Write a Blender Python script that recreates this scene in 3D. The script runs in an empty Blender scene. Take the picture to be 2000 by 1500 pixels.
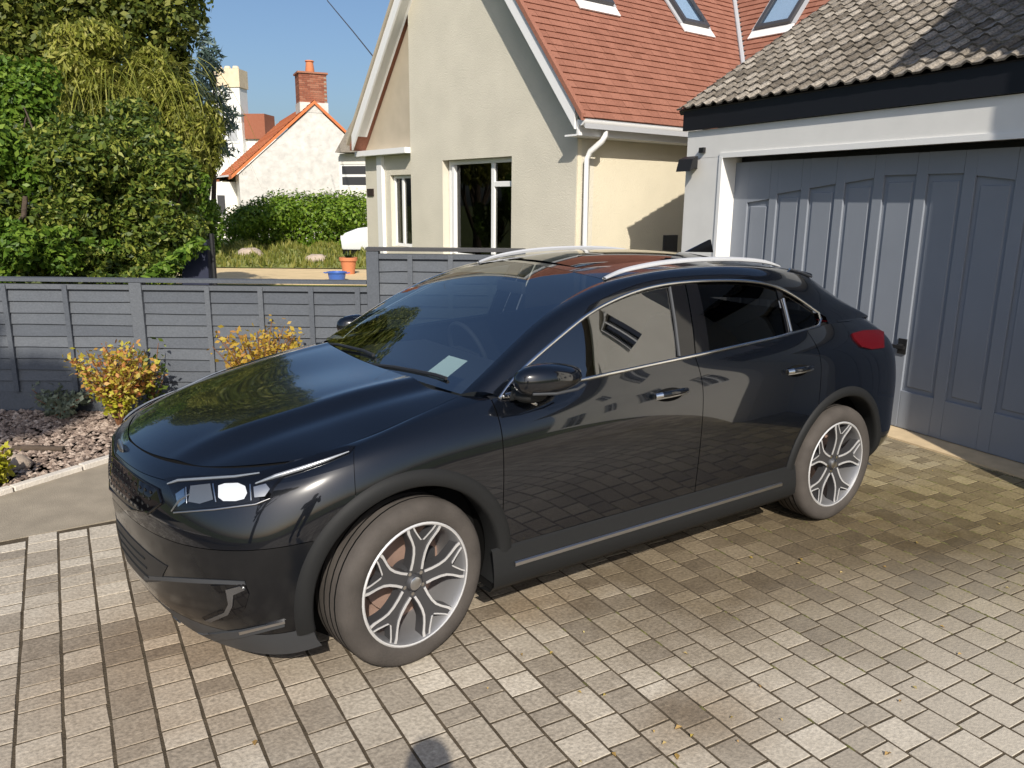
import bpy, bmesh, math, random
import numpy as np
from mathutils import Vector, Matrix
from mathutils.bvhtree import BVHTree
from mathutils.geometry import delaunay_2d_cdt

random.seed(7)
rng = np.random.default_rng(7)
SC = bpy.context.scene
COL = SC.collection
RAD = math.radians

# ------------------------------------------------------------------ camera
CAM = np.array([3.8763, 3.3711, 1.7621])
YAW, PITCH, ROLL, FPX = RAD(236.0135), RAD(13.0899), RAD(0.5567), 1533.5
_f = np.array([math.cos(YAW) * math.cos(PITCH), math.sin(YAW) * math.cos(PITCH), -math.sin(PITCH)])
_r = np.cross(_f, [0, 0, 1.0]); _r /= np.linalg.norm(_r)
_u = np.cross(_r, _f)
_r, _u = math.cos(ROLL) * _r + math.sin(ROLL) * _u, -math.sin(ROLL) * _r + math.cos(ROLL) * _u
cam_d = bpy.data.cameras.new('camera')
cam = bpy.data.objects.new('camera', cam_d); COL.objects.link(cam)
cam_d.sensor_width = 36.0
cam_d.lens = FPX / 2000.0 * 36.0
cam_d.clip_start = 0.05; cam_d.clip_end = 600
m = Matrix(((_r[0], _u[0], -_f[0], CAM[0]), (_r[1], _u[1], -_f[1], CAM[1]), (_r[2], _u[2], -_f[2], CAM[2]), (0, 0, 0, 1)))
cam.matrix_world = m
SC.camera = cam

def ray(px, py):                      # direction of a line of sight (2000 x 1500 picture)
    return _f + _r * (px - 1000) / FPX - _u * (py - 750) / FPX
def at(px, py, depth):                # point at a horizontal depth in front of the camera
    d = ray(px, py); fh = np.array([math.cos(YAW), math.sin(YAW), 0])
    return CAM + d * (depth / (d @ fh))
def ground_at(px, depth):             # ground point under that line of sight
    p = at(px, 393, depth); p[2] = 0; return p
def project(P):
    d = np.asarray(P, float) - CAM; z = d @ _f
    return 1000 + FPX * (d @ _r) / z, 750 - FPX * (d @ _u) / z, z

# ------------------------------------------------------------------ light
SUN_AZ, SUN_EL = RAD(63), RAD(35.5)
W = bpy.data.worlds.new('World'); SC.world = W; W.use_nodes = True
nt = W.node_tree; bg = nt.nodes['Background']
sky = nt.nodes.new('ShaderNodeTexSky'); sky.sky_type = 'NISHITA'; sky.sun_disc = False
sky.sun_elevation = SUN_EL; sky.sun_rotation = math.pi / 2 - SUN_AZ
sky.altitude = 0; sky.air_density = 1.0; sky.dust_density = 2.6; sky.ozone_density = 4.5
nt.links.new(sky.outputs[0], bg.inputs[0]); bg.inputs[1].default_value = 0.103
sun_d = bpy.data.lights.new('sun', 'SUN'); sun_d.energy = 4.5; sun_d.angle = RAD(0.5); sun_d.color = (1.0, 0.93, 0.82)
sun = bpy.data.objects.new('sun', sun_d); COL.objects.link(sun)
sdir = Vector((math.cos(SUN_AZ) * math.cos(SUN_EL), math.sin(SUN_AZ) * math.cos(SUN_EL), math.sin(SUN_EL)))
sun.rotation_euler = sdir.to_track_quat('Z', 'Y').to_euler()
SC.view_settings.view_transform = 'Standard'; SC.view_settings.look = 'None'
SC.view_settings.exposure = 0.22; SC.view_settings.gamma = 1; SC.view_settings.use_curve_mapping = False

# ------------------------------------------------------------------ materials
def new_mat(name):
    mt = bpy.data.materials.new(name); mt.use_nodes = True
    return mt, mt.node_tree, mt.node_tree.nodes['Principled BSDF']
def simple(name, col, rough=0.6, metal=0.0, spec=0.5, coat=0.0, noise=0.0, nscale=8.0, bump=0.0, bscale=60.0):
    mt, t, b = new_mat(name)
    b.inputs['Base Color'].default_value = (*col, 1); b.inputs['Roughness'].default_value = rough
    b.inputs['Metallic'].default_value = metal; b.inputs['Specular IOR Level'].default_value = spec
    b.inputs['Coat Weight'].default_value = coat; b.inputs['Coat Roughness'].default_value = 0.02
    if noise or bump:
        tc = t.nodes.new('ShaderNodeNewGeometry')
    if noise:
        n = t.nodes.new('ShaderNodeTexNoise'); n.inputs['Scale'].default_value = nscale; n.inputs['Detail'].default_value = 6
        t.links.new(tc.outputs['Position'], n.inputs['Vector'])
        r = t.nodes.new('ShaderNodeValToRGB')
        r.color_ramp.elements[0].position = 0.3; r.color_ramp.elements[1].position = 0.7
        r.color_ramp.elements[0].color = (*[max(0, c * (1 - noise)) for c in col], 1)
        r.color_ramp.elements[1].color = (*[min(1, c * (1 + noise)) for c in col], 1)
        t.links.new(n.outputs['Fac'], r.inputs['Fac']); t.links.new(r.outputs['Color'], b.inputs['Base Color'])
    if bump:
        n2 = t.nodes.new('ShaderNodeTexNoise'); n2.inputs['Scale'].default_value = bscale; n2.inputs['Detail'].default_value = 5
        t.links.new(tc.outputs['Position'], n2.inputs['Vector'])
        bp = t.nodes.new('ShaderNodeBump'); bp.inputs['Strength'].default_value = bump; bp.inputs['Distance'].default_value = 0.02
        t.links.new(n2.outputs['Fac'], bp.inputs['Height']); t.links.new(bp.outputs['Normal'], b.inputs['Normal'])
    return mt

def varied(name, cols, rough=0.85, per_piece=0.6, nscale=6.0, bump=0.25, bscale=90.0, spec=0.3, fine=0.35):
    """colour differs from piece to piece and carries some mottling"""
    mt, t, b = new_mat(name); L = t.links.new
    g = t.nodes.new('ShaderNodeNewGeometry'); oi = t.nodes.new('ShaderNodeObjectInfo')
    add = t.nodes.new('ShaderNodeMath'); add.operation = 'ADD'
    L(g.outputs['Random Per Island'], add.inputs[0]); L(oi.outputs['Random'], add.inputs[1])
    fr = t.nodes.new('ShaderNodeMath'); fr.operation = 'FRACT'; L(add.outputs[0], fr.inputs[0])
    n = t.nodes.new('ShaderNodeTexNoise'); n.inputs['Scale'].default_value = nscale; n.inputs['Detail'].default_value = 7
    n.inputs['Roughness'].default_value = 0.7
    L(g.outputs['Position'], n.inputs['Vector'])
    mx = t.nodes.new('ShaderNodeMix'); mx.data_type = 'FLOAT'; mx.inputs[0].default_value = 1 - per_piece
    L(fr.outputs[0], mx.inputs[2]); L(n.outputs['Fac'], mx.inputs[3])
    r = t.nodes.new('ShaderNodeValToRGB'); cr = r.color_ramp
    for i, c in enumerate(cols):
        p = 0.1 + 0.8 * i / max(1, len(cols) - 1)
        e = cr.elements[i] if i < 2 else cr.elements.new(p)
        e.position = p; e.color = (*c, 1)
    L(mx.outputs[0], r.inputs['Fac'])
    n2 = t.nodes.new('ShaderNodeTexNoise'); n2.inputs['Scale'].default_value = bscale; n2.inputs['Detail'].default_value = 6
    L(g.outputs['Position'], n2.inputs['Vector'])
    mr = t.nodes.new('ShaderNodeMapRange'); mr.inputs[1].default_value = 0.3; mr.inputs[2].default_value = 0.7
    mr.inputs[3].default_value = 1 - fine; mr.inputs[4].default_value = 1 + fine
    L(n2.outputs['Fac'], mr.inputs[0])
    mul = t.nodes.new('ShaderNodeMix'); mul.data_type = 'RGBA'; mul.blend_type = 'MULTIPLY'; mul.inputs[0].default_value = 1
    L(r.outputs['Color'], mul.inputs[6]); L(mr.outputs[0], mul.inputs[7])
    L(mul.outputs[2], b.inputs['Base Color'])
    bp = t.nodes.new('ShaderNodeBump'); bp.inputs['Strength'].default_value = bump; bp.inputs['Distance'].default_value = 0.01
    L(n2.outputs['Fac'], bp.inputs['Height']); L(bp.outputs['Normal'], b.inputs['Normal'])
    b.inputs['Roughness'].default_value = rough; b.inputs['Specular IOR Level'].default_value = spec
    return mt

def leaf_mat(name, cols, trans=0.35):
    mt, t, b = new_mat(name); L = t.links.new
    g = t.nodes.new('ShaderNodeNewGeometry')
    r = t.nodes.new('ShaderNodeValToRGB'); cr = r.color_ramp
    for i, c in enumerate(cols):
        p = i / max(1, len(cols) - 1)
        e = cr.elements[i] if i < 2 else cr.elements.new(p)
        e.position = p; e.color = (*c, 1)
    L(g.outputs['Random Per Island'], r.inputs['Fac']); L(r.outputs['Color'], b.inputs['Base Color'])
    b.inputs['Roughness'].default_value = 0.5; b.inputs['Specular IOR Level'].default_value = 0.35
    tr = t.nodes.new('ShaderNodeBsdfTranslucent'); L(r.outputs['Color'], tr.inputs['Color'])
    mx = t.nodes.new('ShaderNodeMixShader'); mx.inputs[0].default_value = trans
    L(b.outputs[0], mx.inputs[1]); L(tr.outputs[0], mx.inputs[2])
    L(mx.outputs[0], t.nodes['Material Output'].inputs['Surface'])
    return mt

def glass_mat(name, tint, ior=1.5, rough=0.0):
    mt, t, b = new_mat(name); L = t.links.new
    t.nodes.remove(b)
    tr = t.nodes.new('ShaderNodeBsdfTransparent'); tr.inputs['Color'].default_value = (*tint, 1)
    gl = t.nodes.new('ShaderNodeBsdfGlossy'); gl.inputs['Roughness'].default_value = rough
    fr = t.nodes.new('ShaderNodeFresnel'); fr.inputs['IOR'].default_value = ior
    mx = t.nodes.new('ShaderNodeMixShader')
    gg = t.nodes.new('ShaderNodeNewGeometry'); fm = t.nodes.new('ShaderNodeMath'); fm.operation = 'SUBTRACT'; fm.use_clamp = True
    L(fr.outputs[0], fm.inputs[0]); L(gg.outputs['Backfacing'], fm.inputs[1])
    L(fm.outputs[0], mx.inputs[0]); L(tr.outputs[0], mx.inputs[1]); L(gl.outputs[0], mx.inputs[2])
    L(mx.outputs[0], t.nodes['Material Output'].inputs['Surface'])
    return mt

M = {}
M['render'] = simple('render_wall', (0.64, 0.60, 0.50), 0.9, spec=0.2, noise=0.05, nscale=2.0, bump=0.35, bscale=70)
M['cream'] = simple('cream_wall', (0.66, 0.60, 0.46), 0.9, spec=0.2, noise=0.04, nscale=2.0, bump=0.3, bscale=70)
M['white'] = simple('white_paint', (0.78, 0.77, 0.74), 0.45, noise=0.03, nscale=5)
M['upvc'] = simple('white_plastic', (0.80, 0.80, 0.79), 0.3)
M['whitewall'] = simple('white_wall', (0.80, 0.77, 0.70), 0.9, spec=0.2, noise=0.05, nscale=1.5, bump=0.4, bscale=30)
M['rough_white'] = simple('rough_white_wall', (0.60, 0.58, 0.545), 0.95, spec=0.2, noise=0.14, nscale=3.5, bump=1.0, bscale=7)
M['boarding'] = simple('beige_boarding', (0.46, 0.40, 0.31), 0.8, spec=0.25, noise=0.06, nscale=4)
M['black_board'] = simple('black_board', (0.010, 0.011, 0.015), 0.5, spec=0.3)
M['bargewhite'] = simple('barge_white', (0.80, 0.80, 0.80), 0.4)
M['door_grey'] = simple('door_grey', (0.235, 0.258, 0.298), 0.5, spec=0.3, noise=0.03, nscale=3, bump=0.05, bscale=120)
M['fence_grey'] = varied('fence_grey', [(0.074, 0.083, 0.099), (0.096, 0.106, 0.122), (0.124, 0.134, 0.149)], 0.8, per_piece=0.5, nscale=3.0, bump=0.25, bscale=60, fine=0.10)
M['red_tile'] = varied('red_tile', [(0.225, 0.094, 0.062), (0.275, 0.118, 0.079), (0.32, 0.143, 0.098)], 0.85, per_piece=0.45, nscale=1.5, bump=0.2, bscale=50, fine=0.15)
M['brown_tile'] = varied('brown_tile', [(0.085, 0.072, 0.058), (0.16, 0.138, 0.112), (0.235, 0.208, 0.175), (0.34, 0.305, 0.26)], 0.9, per_piece=0.62, nscale=7.0, bump=0.4, bscale=60, fine=0.45)
M['orange_tile'] = varied('orange_tile', [(0.52, 0.14, 0.05), (0.62, 0.19, 0.07), (0.68, 0.24, 0.10)], 0.85, nscale=2, fine=0.15)
M['brick'] = varied('brick_red', [(0.20, 0.07, 0.045), (0.30, 0.11, 0.065), (0.36, 0.17, 0.11)], 0.9, fine=0.2)
M['mortar'] = simple('mortar', (0.30, 0.24, 0.19), 0.95)
M['buff'] = simple('buff_chimney', (0.68, 0.56, 0.40), 0.9, noise=0.1, nscale=2)
M['lead'] = simple('lead_flashing', (0.42, 0.43, 0.45), 0.5)
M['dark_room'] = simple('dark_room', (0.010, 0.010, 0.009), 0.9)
M['window_glass'] = glass_mat('window_glass', (0.45, 0.46, 0.44), 1.6)
M['sky_sheen'] = simple('painted_sky_sheen', (0.55, 0.60, 0.66), 0.8)  # brightness of mirrored sky put into the colour of a rooflight sheet
M['sky_glass'] = glass_mat('rooflight_glass', (0.86, 0.92, 0.97), 2.6)
M['frame_dark'] = simple('frame_dark', (0.05, 0.05, 0.055), 0.4)
M['concrete'] = simple('concrete_path', (0.30, 0.258, 0.198), 0.9, spec=0.2, noise=0.12, nscale=7, bump=0.3, bscale=150)
M['kerb'] = simple('kerb_stone', (0.62, 0.57, 0.50), 0.9, noise=0.1, nscale=9, bump=0.3, bscale=80)
M['threshold'] = simple('threshold_concrete', (0.58, 0.45, 0.28), 0.9, noise=0.12, nscale=8)
M['joint'] = simple('joint_sand', (0.082, 0.065, 0.045), 0.95, spec=0.1, noise=0.3, nscale=14, bump=0.4, bscale=150)
M['soil'] = simple('bed_soil', (0.16, 0.115, 0.085), 0.95, noise=0.3, nscale=10, bump=0.5, bscale=60)
M['gravel'] = varied('gravel_stone', [(0.09, 0.066, 0.054), (0.19, 0.14, 0.112), (0.28, 0.215, 0.172), (0.42, 0.34, 0.28)], 0.9, per_piece=0.8, nscale=10, fine=0.25)
M['earth'] = simple('garden_ground', (0.11, 0.13, 0.045), 0.95, spec=0.1, noise=0.4, nscale=0.8)
M['sand'] = simple('sandy_path', (0.66, 0.51, 0.30), 0.95, spec=0.1, noise=0.08, nscale=3)
M['stone'] = simple('boulder_stone', (0.42, 0.34, 0.27), 0.9, noise=0.2, nscale=6, bump=0.5, bscale=15)
M['bark'] = simple('bark', (0.07, 0.05, 0.035), 0.95, noise=0.3, nscale=12, bump=0.6, bscale=30)
M['black_plastic'] = simple('black_plastic', (0.013, 0.0135, 0.014), 0.6, spec=0.22, bump=0.08, bscale=300)
M['grey_plastic'] = simple('grey_plastic', (0.042, 0.045, 0.050), 0.5, spec=0.4)
M['gloss_black'] = simple('gloss_black', (0.004, 0.004, 0.005), 0.06, spec=0.5)
M['paint'] = simple('car_paint', (0.0030, 0.0040, 0.0066), 0.21, metal=0.0, spec=0.16, coat=1.0)
M['paint'].node_tree.nodes['Principled BSDF'].inputs['Coat Roughness'].default_value = 0.03
M['paint'].node_tree.nodes['Principled BSDF'].inputs['Coat IOR'].default_value = 1.62
M['paint_soft'] = simple('bumper_paint', (0.0030, 0.0036, 0.0050), 0.3, metal=0.0, spec=0.10, coat=1.0)
M['paint_soft'].node_tree.nodes['Principled BSDF'].inputs['Coat Roughness'].default_value = 0.16
M['paint_soft'].node_tree.nodes['Principled BSDF'].inputs['Coat IOR'].default_value = 1.5
M['blade'] = simple('smoked_chrome', (0.22, 0.225, 0.24), 0.22, metal=0.9)
M['rail'] = simple('silver_rail', (0.60, 0.61, 0.63), 0.42, metal=0.35)
M['chrome'] = simple('chrome', (0.72, 0.72, 0.72), 0.12, metal=1.0)
M['satin'] = simple('satin_silver', (0.55, 0.55, 0.56), 0.3, metal=1.0)
M['alloy'] = simple('machined_alloy', (0.74, 0.74, 0.75), 0.42, metal=0.6)
M['alloy_dark'] = simple('dark_alloy', (0.075, 0.075, 0.08), 0.4, metal=0.5)
M['barrel'] = simple('rim_barrel', (0.30, 0.30, 0.31), 0.4, metal=0.6)
M['rubber'] = simple('tyre_rubber', (0.066, 0.058, 0.052), 0.85, spec=0.25, noise=0.18, nscale=9, bump=0.15, bscale=120)
M['disc'] = simple('brake_disc', (0.30, 0.20, 0.16), 0.6, metal=0.2, noise=0.2, nscale=10)
M['shadow_black'] = simple('underbody_black', (0.006, 0.006, 0.006), 0.9, spec=0.1)
M['windscreen'] = glass_mat('windscreen_glass', (0.60, 0.68, 0.70), 5.0)
M['side_glass'] = glass_mat('side_glass', (0.20, 0.24, 0.23), 2.6)
M['privacy'] = glass_mat('privacy_glass', (0.02, 0.022, 0.025), 1.5)
M['roof_glass'] = simple('panoramic_glass', (0.003, 0.003, 0.004), 0.02, spec=0.6)
M['lamp_glass'] = glass_mat('lamp_glass', (0.80, 0.82, 0.84), 1.45)
M['lamp_white'] = simple('lamp_reflector_glint', (0.88, 0.88, 0.88), 0.25, metal=0.15)  # also paints the sun glint in the black car's headlights
M['lens'] = simple('lamp_lens', (0.25, 0.26, 0.27), 0.08, metal=0.6, spec=0.8)
M['drl'] = simple('running_light_strip', (0.40, 0.42, 0.45), 0.2, metal=0.5, spec=0.6)
M['tail_red'] = simple('tail_lamp_red', (0.07, 0.002, 0.004), 0.25, spec=0.3)
M['interior'] = simple('car_interior', (0.018, 0.018, 0.02), 0.8)
M['seat'] = simple('seat_leather', (0.035, 0.035, 0.038), 0.5)
M['permit'] = simple('permit_paper', (0.72, 0.80, 0.72), 0.6)
M['plastic_black'] = simple('plain_black', (0.012, 0.012, 0.013), 0.5)
M['navy'] = simple('navy_cloth', (0.020, 0.024, 0.048), 0.85, noise=0.15, nscale=5)
M['blue_tub'] = simple('blue_plastic', (0.05, 0.13, 0.45), 0.4)
M['terracotta'] = simple('terracotta', (0.55, 0.20, 0.09), 0.8)
M['white_car'] = simple('white_car_paint', (0.75, 0.76, 0.78), 0.25, coat=1)
M['cloth_dark'] = simple('jacket_cloth', (0.03, 0.035, 0.05), 0.9)
M['skin'] = simple('skin', (0.45, 0.28, 0.20), 0.6)
M['jeans'] = simple('jeans_cloth', (0.05, 0.07, 0.12), 0.9)
M['cable'] = simple('cable', (0.05, 0.05, 0.06), 0.6)
M['plaque'] = simple('slate_plaque', (0.035, 0.022, 0.018), 0.5)

# pavers: colour per piece, stain and moss patches that belong to the surface
def paver_mat():
    mt = varied('paver_block', [(0.18, 0.151, 0.119), (0.31, 0.268, 0.213), (0.43, 0.380, 0.308), (0.57, 0.518, 0.435)], 0.92, per_piece=0.52, nscale=11.0, bump=0.30, bscale=70, fine=0.27)
    t = mt.node_tree; L = t.links.new; b = t.nodes['Principled BSDF']
    src = b.inputs['Base Color'].links[0].from_socket
    g = t.nodes.new('ShaderNodeNewGeometry')
    def blob(cx, cy, sx, sy, rot, lo, hi, nsc, amt):
        mp = t.nodes.new('ShaderNodeMapping'); mp.vector_type = 'TEXTURE'
        mp.inputs['Location'].default_value = (cx, cy, 0); mp.inputs['Rotation'].default_value = (0, 0, rot); mp.inputs['Scale'].default_value = (sx, sy, 50)
        L(g.outputs['Position'], mp.inputs['Vector'])
        ln = t.nodes.new('ShaderNodeVectorMath'); ln.operation = 'LENGTH'; L(mp.outputs[0], ln.inputs[0])
        n = t.nodes.new('ShaderNodeTexNoise'); n.inputs['Scale'].default_value = nsc; n.inputs['Detail'].default_value = 8; n.inputs['Roughness'].default_value = 0.65
        L(g.outputs['Position'], n.inputs['Vector'])
        ma = t.nodes.new('ShaderNodeMath'); ma.operation = 'MULTIPLY_ADD'; ma.inputs[1].default_value = amt; L(n.outputs['Fac'], ma.inputs[0]); L(ln.outputs['Value'], ma.inputs[2])
        mr = t.nodes.new('ShaderNodeMapRange'); mr.inputs[1].default_value = hi; mr.inputs[2].default_value = lo
        L(ma.outputs[0], mr.inputs[0]); return mr.outputs[0]
    def over(src, fac, col, amt, mode='MIX'):
        mm = t.nodes.new('ShaderNodeMath'); mm.operation = 'MULTIPLY'; mm.inputs[1].default_value = amt; L(fac, mm.inputs[0])
        mx = t.nodes.new('ShaderNodeMix'); mx.data_type = 'RGBA'; mx.blend_type = mode
        L(mm.outputs[0], mx.inputs[0]); L(src, mx.inputs[6]); mx.inputs[7].default_value = (*col, 1)
        return mx.outputs[2]
    # olive moss towards the garage, brown tyre-worn dirt beside the car, tan lichen at the front
    f = blob(-1.0, 1.4, 1.75, 2.6, RAD(-8), 0.8, 1.75, 2.2, 1.1); src = over(src, f, (0.50, 0.45, 0.25), 0.88, 'MULTIPLY')
    f = blob(0.62, 1.05, 1.35, 0.80, RAD(-16), 1.15, 2.05, 3.0, 1.1); src = over(src, f, (0.40, 0.35, 0.27), 0.92, 'MULTIPLY')
    f = blob(2.0, .75, 0.5, 0.25, RAD(0), 0.6, 1.5, 5.0, 0.9); src = over(src, f, (0.62, 0.52, 0.40), 0.7, 'MULTIPLY')
    f = blob(1.95, 1.75, 0.36, 0.24, 0, 0.7, 1.5, 7.0, 0.9); src = over(src, f, (0.52, 0.44, 0.35), 0.75, 'MULTIPLY')
    f = blob(3.4, 0.3, 0.75, 0.8, 0, 0.6, 1.6, 3.0, 0.9); src = over(src, f, (0.66, 0.55, 0.45), 0.75, 'MULTIPLY')
    f = blob(1.0, 2.6, 1.4, 0.95, RAD(15), 0.5, 1.7, 1.2, 0.6); src = over(src, f, (0.43, 0.395, 0.335), 0.62)
    L(src, b.inputs['Base Color'])
    return mt
M['paver'] = paver_mat()

# ------------------------------------------------------------------ builders
def ident(P): return P
class MB:
    """collects shapes; build() links them as ONE mesh object"""
    def __init__(self, fr=None):
        self.v = []; self.f = []; self.fr = fr
    def add(self, verts, faces):
        o = len(self.v); self.v += [tuple(map(float, p)) for p in verts]; self.f += [tuple(i + o for i in q) for q in faces]
        return self
    def box(self, lo, hi):
        (a, b, c), (d, e, g) = lo, hi
        return self.add([(a, b, c), (d, b, c), (d, e, c), (a, e, c), (a, b, g), (d, b, g), (d, e, g), (a, e, g)],
                        [(0, 3, 2, 1), (4, 5, 6, 7), (0, 1, 5, 4), (1, 2, 6, 5), (2, 3, 7, 6), (3, 0, 4, 7)])
    def cbox(self, lo, hi, ch):
        """box with a chamfered top edge"""
        (a, b, c), (d, e, g) = lo, hi; h = g - ch
        return self.add([(a, b, c), (d, b, c), (d, e, c), (a, e, c), (a, b, h), (d, b, h), (d, e, h), (a, e, h),
                         (a + ch, b + ch, g), (d - ch, b + ch, g), (d - ch, e - ch, g), (a + ch, e - ch, g)],
                        [(0, 1, 5, 4), (1, 2, 6, 5), (2, 3, 7, 6), (3, 0, 4, 7), (4, 5, 9, 8), (5, 6, 10, 9), (6, 7, 11, 10), (7, 4, 8, 11), (8, 9, 10, 11)])
    def prism(self, A, B):
        """closed solid between two matching polygons"""
        n = len(A)
        return self.add(list(A) + list(B), [tuple(range(n))[::-1], tuple(range(n, 2 * n))] + [(i, (i + 1) % n, n + (i + 1) % n, n + i) for i in range(n)])
    def bar(self, p, q, w, h, up=(0, 0, 1)):
        p, q = Vector(p), Vector(q); d = (q - p).normalized(); s = d.cross(Vector(up)).normalized() * w / 2; t = s.cross(d).normalized() * h / 2
        return self.prism([p + s + t, p - s + t, p - s - t, p + s - t], [q + s + t, q - s + t, q - s - t, q + s - t])
    def tube(self, pts, r, n=8, flat=1.0, cap=True):
        pts = [Vector(p) for p in pts]; rings = []; up = Vector((0, 0, 1))
        rr = r if hasattr(r, '__len__') else [r] * len(pts)
        base = len(self.v); V = []
        for i, p in enumerate(pts):
            d = (pts[min(i + 1, len(pts) - 1)] - pts[max(i - 1, 0)]).normalized()
            s = d.cross(up)
            if s.length < 1e-3: s = d.cross(Vector((0, 1, 0)))
            s.normalize(); t = s.cross(d)
            for k in range(n):
                a = 2 * math.pi * k / n
                V.append(p + s * math.cos(a) * rr[i] * flat + t * math.sin(a) * rr[i])
        F = []
        for i in range(len(pts) - 1):
            for k in range(n):
                a = i * n + k; b = i * n + (k + 1) % n
                F.append((a, b, b + n, a + n))
        if cap:
            F.append(tuple(range(n))[::-1]); F.append(tuple((len(pts) - 1) * n + k for k in range(n)))
        return self.add(V, F)
    def grid(self, P):
        """P: array (a, b, 3)"""
        a, b = P.shape[:2]
        return self.add(P.reshape(-1, 3), [(i * b + j, (i + 1) * b + j, (i + 1) * b + j + 1, i * b + j + 1) for i in range(a - 1) for j in range(b - 1)])
    def lathe(self, prof, axis_o, axis='y', n=32):
        """prof: list of (radius, offset along axis)"""
        V = []; F = []; m_ = len(prof)
        for k in range(n):
            a = 2 * math.pi * k / n
            for r, o in prof:
                c, s = math.cos(a) * r, math.sin(a) * r
                q = {'y': (c, o, s), 'z': (c, s, o), 'x': (o, c, s)}[axis]
                V.append((axis_o[0] + q[0], axis_o[1] + q[1], axis_o[2] + q[2]))
        for k in range(n):
            for i in range(m_ - 1):
                a = k * m_ + i; b = ((k + 1) % n) * m_ + i
                F.append((a, b, b + 1, a + 1))
        return self.add(V, F)
    def ball(self, c, r, n=10, m_=6, jit=0.0):
        rx, ry, rz = r if hasattr(r, '__len__') else (r, r, r)
        V = [(c[0], c[1], c[2] + rz)]; F = []
        for i in range(1, m_):
            th = math.pi * i / m_
            for k in range(n):
                a = 2 * math.pi * k / n; j = 1 + random.uniform(-jit, jit)
                V.append((c[0] + rx * j * math.sin(th) * math.cos(a), c[1] + ry * j * math.sin(th) * math.sin(a), c[2] + rz * j * math.cos(th)))
        V.append((c[0], c[1], c[2] - rz)); e = len(V) - 1
        for k in range(n): F.append((0, 1 + k, 1 + (k + 1) % n))
        for i in range(m_ - 2):
            for k in range(n):
                a = 1 + i * n + k; b = 1 + i * n + (k + 1) % n
                F.append((a, a + n, b + n, b))
        for k in range(n): F.append((e, 1 + (m_ - 2) * n + (k + 1) % n, 1 + (m_ - 2) * n + k))
        return self.add(V, F)
    def mesh(self, name):
        me = bpy.data.meshes.new(name)
        V = self.v if self.fr is None else [self.fr(p) for p in self.v]
        me.from_pydata([tuple(p) for p in V], [], self.f); me.update()
        return me
    def build(self, name, mat, parent=None, smooth=None, fix=True, bevel=0.0, **tags):
        me = self.mesh(name)
        if fix:
            bm = bmesh.new(); bm.from_mesh(me); bmesh.ops.recalc_face_normals(bm, faces=bm.faces)
            if bevel: bmesh.ops.bevel(bm, geom=bm.edges[:], offset=bevel, segments=2, affect='EDGES', profile=0.5)
            bm.to_mesh(me); bm.free()
        me.materials.append(mat)
        o = bpy.data.objects.new(name, me)
        return place(o, parent, smooth, **tags)
def place(o, parent=None, smooth=None, **tags):
    COL.objects.link(o)
    if smooth: set_smooth(o.data, smooth)
    if parent is not None: set_parent(o, parent)
    for k, v in tags.items(): o['category' if k == 'cat' else k] = v
    return o
def set_smooth(me, ang):
    me.polygons.foreach_set('use_smooth', [True] * len(me.polygons))
    if ang < 179:
        bm = bmesh.new(); bm.from_mesh(me); lim = RAD(ang)
        for e in bm.edges:
            e.smooth = not (len(e.link_faces) == 2 and e.calc_face_angle(0) > lim)
        bm.to_mesh(me); bm.free()
WORLDM = {}
def set_parent(o, p):
    o.parent = p
    o.matrix_parent_inverse = WORLDM.get(p.name, Matrix.Identity(4)).inverted()
def thing(name, label, cat, loc=(0, 0, 0), group=None):
    e = bpy.data.objects.new(name, None); COL.objects.link(e); e.location = [float(x) for x in loc]; e.empty_display_size = 0.2
    WORLDM[e.name] = Matrix.Translation(e.location)
    e['label'] = label; e['category'] = cat
    if group: e['group'] = group
    return e
def inst(src, name, parent, mw=None):
    """another object sharing src's mesh"""
    o = src.copy(); o.name = name; COL.objects.link(o)
    set_parent(o, parent)
    if mw is not None: o.matrix_basis = mw
    return o
def frame(origin, az):
    c, s = math.cos(RAD(az)), math.sin(RAD(az)); ox, oy = origin[0], origin[1]; oz = origin[2] if len(origin) > 2 else 0
    return lambda p: (ox + c * p[0] + s * p[1], oy + s * p[0] - c * p[1], oz + p[2])

def spl_matrix(t, q):
    """natural cubic interpolation as a matrix: values at q from values at t"""
    n = len(t); h = np.diff(t); A = np.zeros((n, n)); B = np.zeros((n, n)); A[0, 0] = A[-1, -1] = 1
    for i in range(1, n - 1):
        A[i, i - 1] = h[i - 1]; A[i, i] = 2 * (h[i - 1] + h[i]); A[i, i + 1] = h[i]
        B[i, i - 1] = 6 / h[i - 1]; B[i, i] = -6 / h[i - 1] - 6 / h[i]; B[i, i + 1] = 6 / h[i]
    K = np.linalg.solve(A, B); I = np.eye(n)
    q = np.clip(np.asarray(q, float), t[0], t[-1]); k = np.clip(np.searchsorted(t, q, 'right') - 1, 0, n - 2)
    R_ = np.zeros((len(q), n))
    for a, (x, i) in enumerate(zip(q, k)):
        l, r, hh = t[i + 1] - x, x - t[i], h[i]
        R_[a] = K[i] * l ** 3 / (6 * hh) + K[i + 1] * r ** 3 / (6 * hh) + (I[i] / hh - K[i] * hh / 6) * l + (I[i + 1] / hh - K[i + 1] * hh / 6) * r
    return R_
def curve(pts, n):
    P = np.array(pts, float); t = np.r_[0, np.cumsum(np.linalg.norm(np.diff(P, axis=0), axis=1))]
    return spl_matrix(t, np.linspace(0, t[-1], n)) @ P
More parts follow.
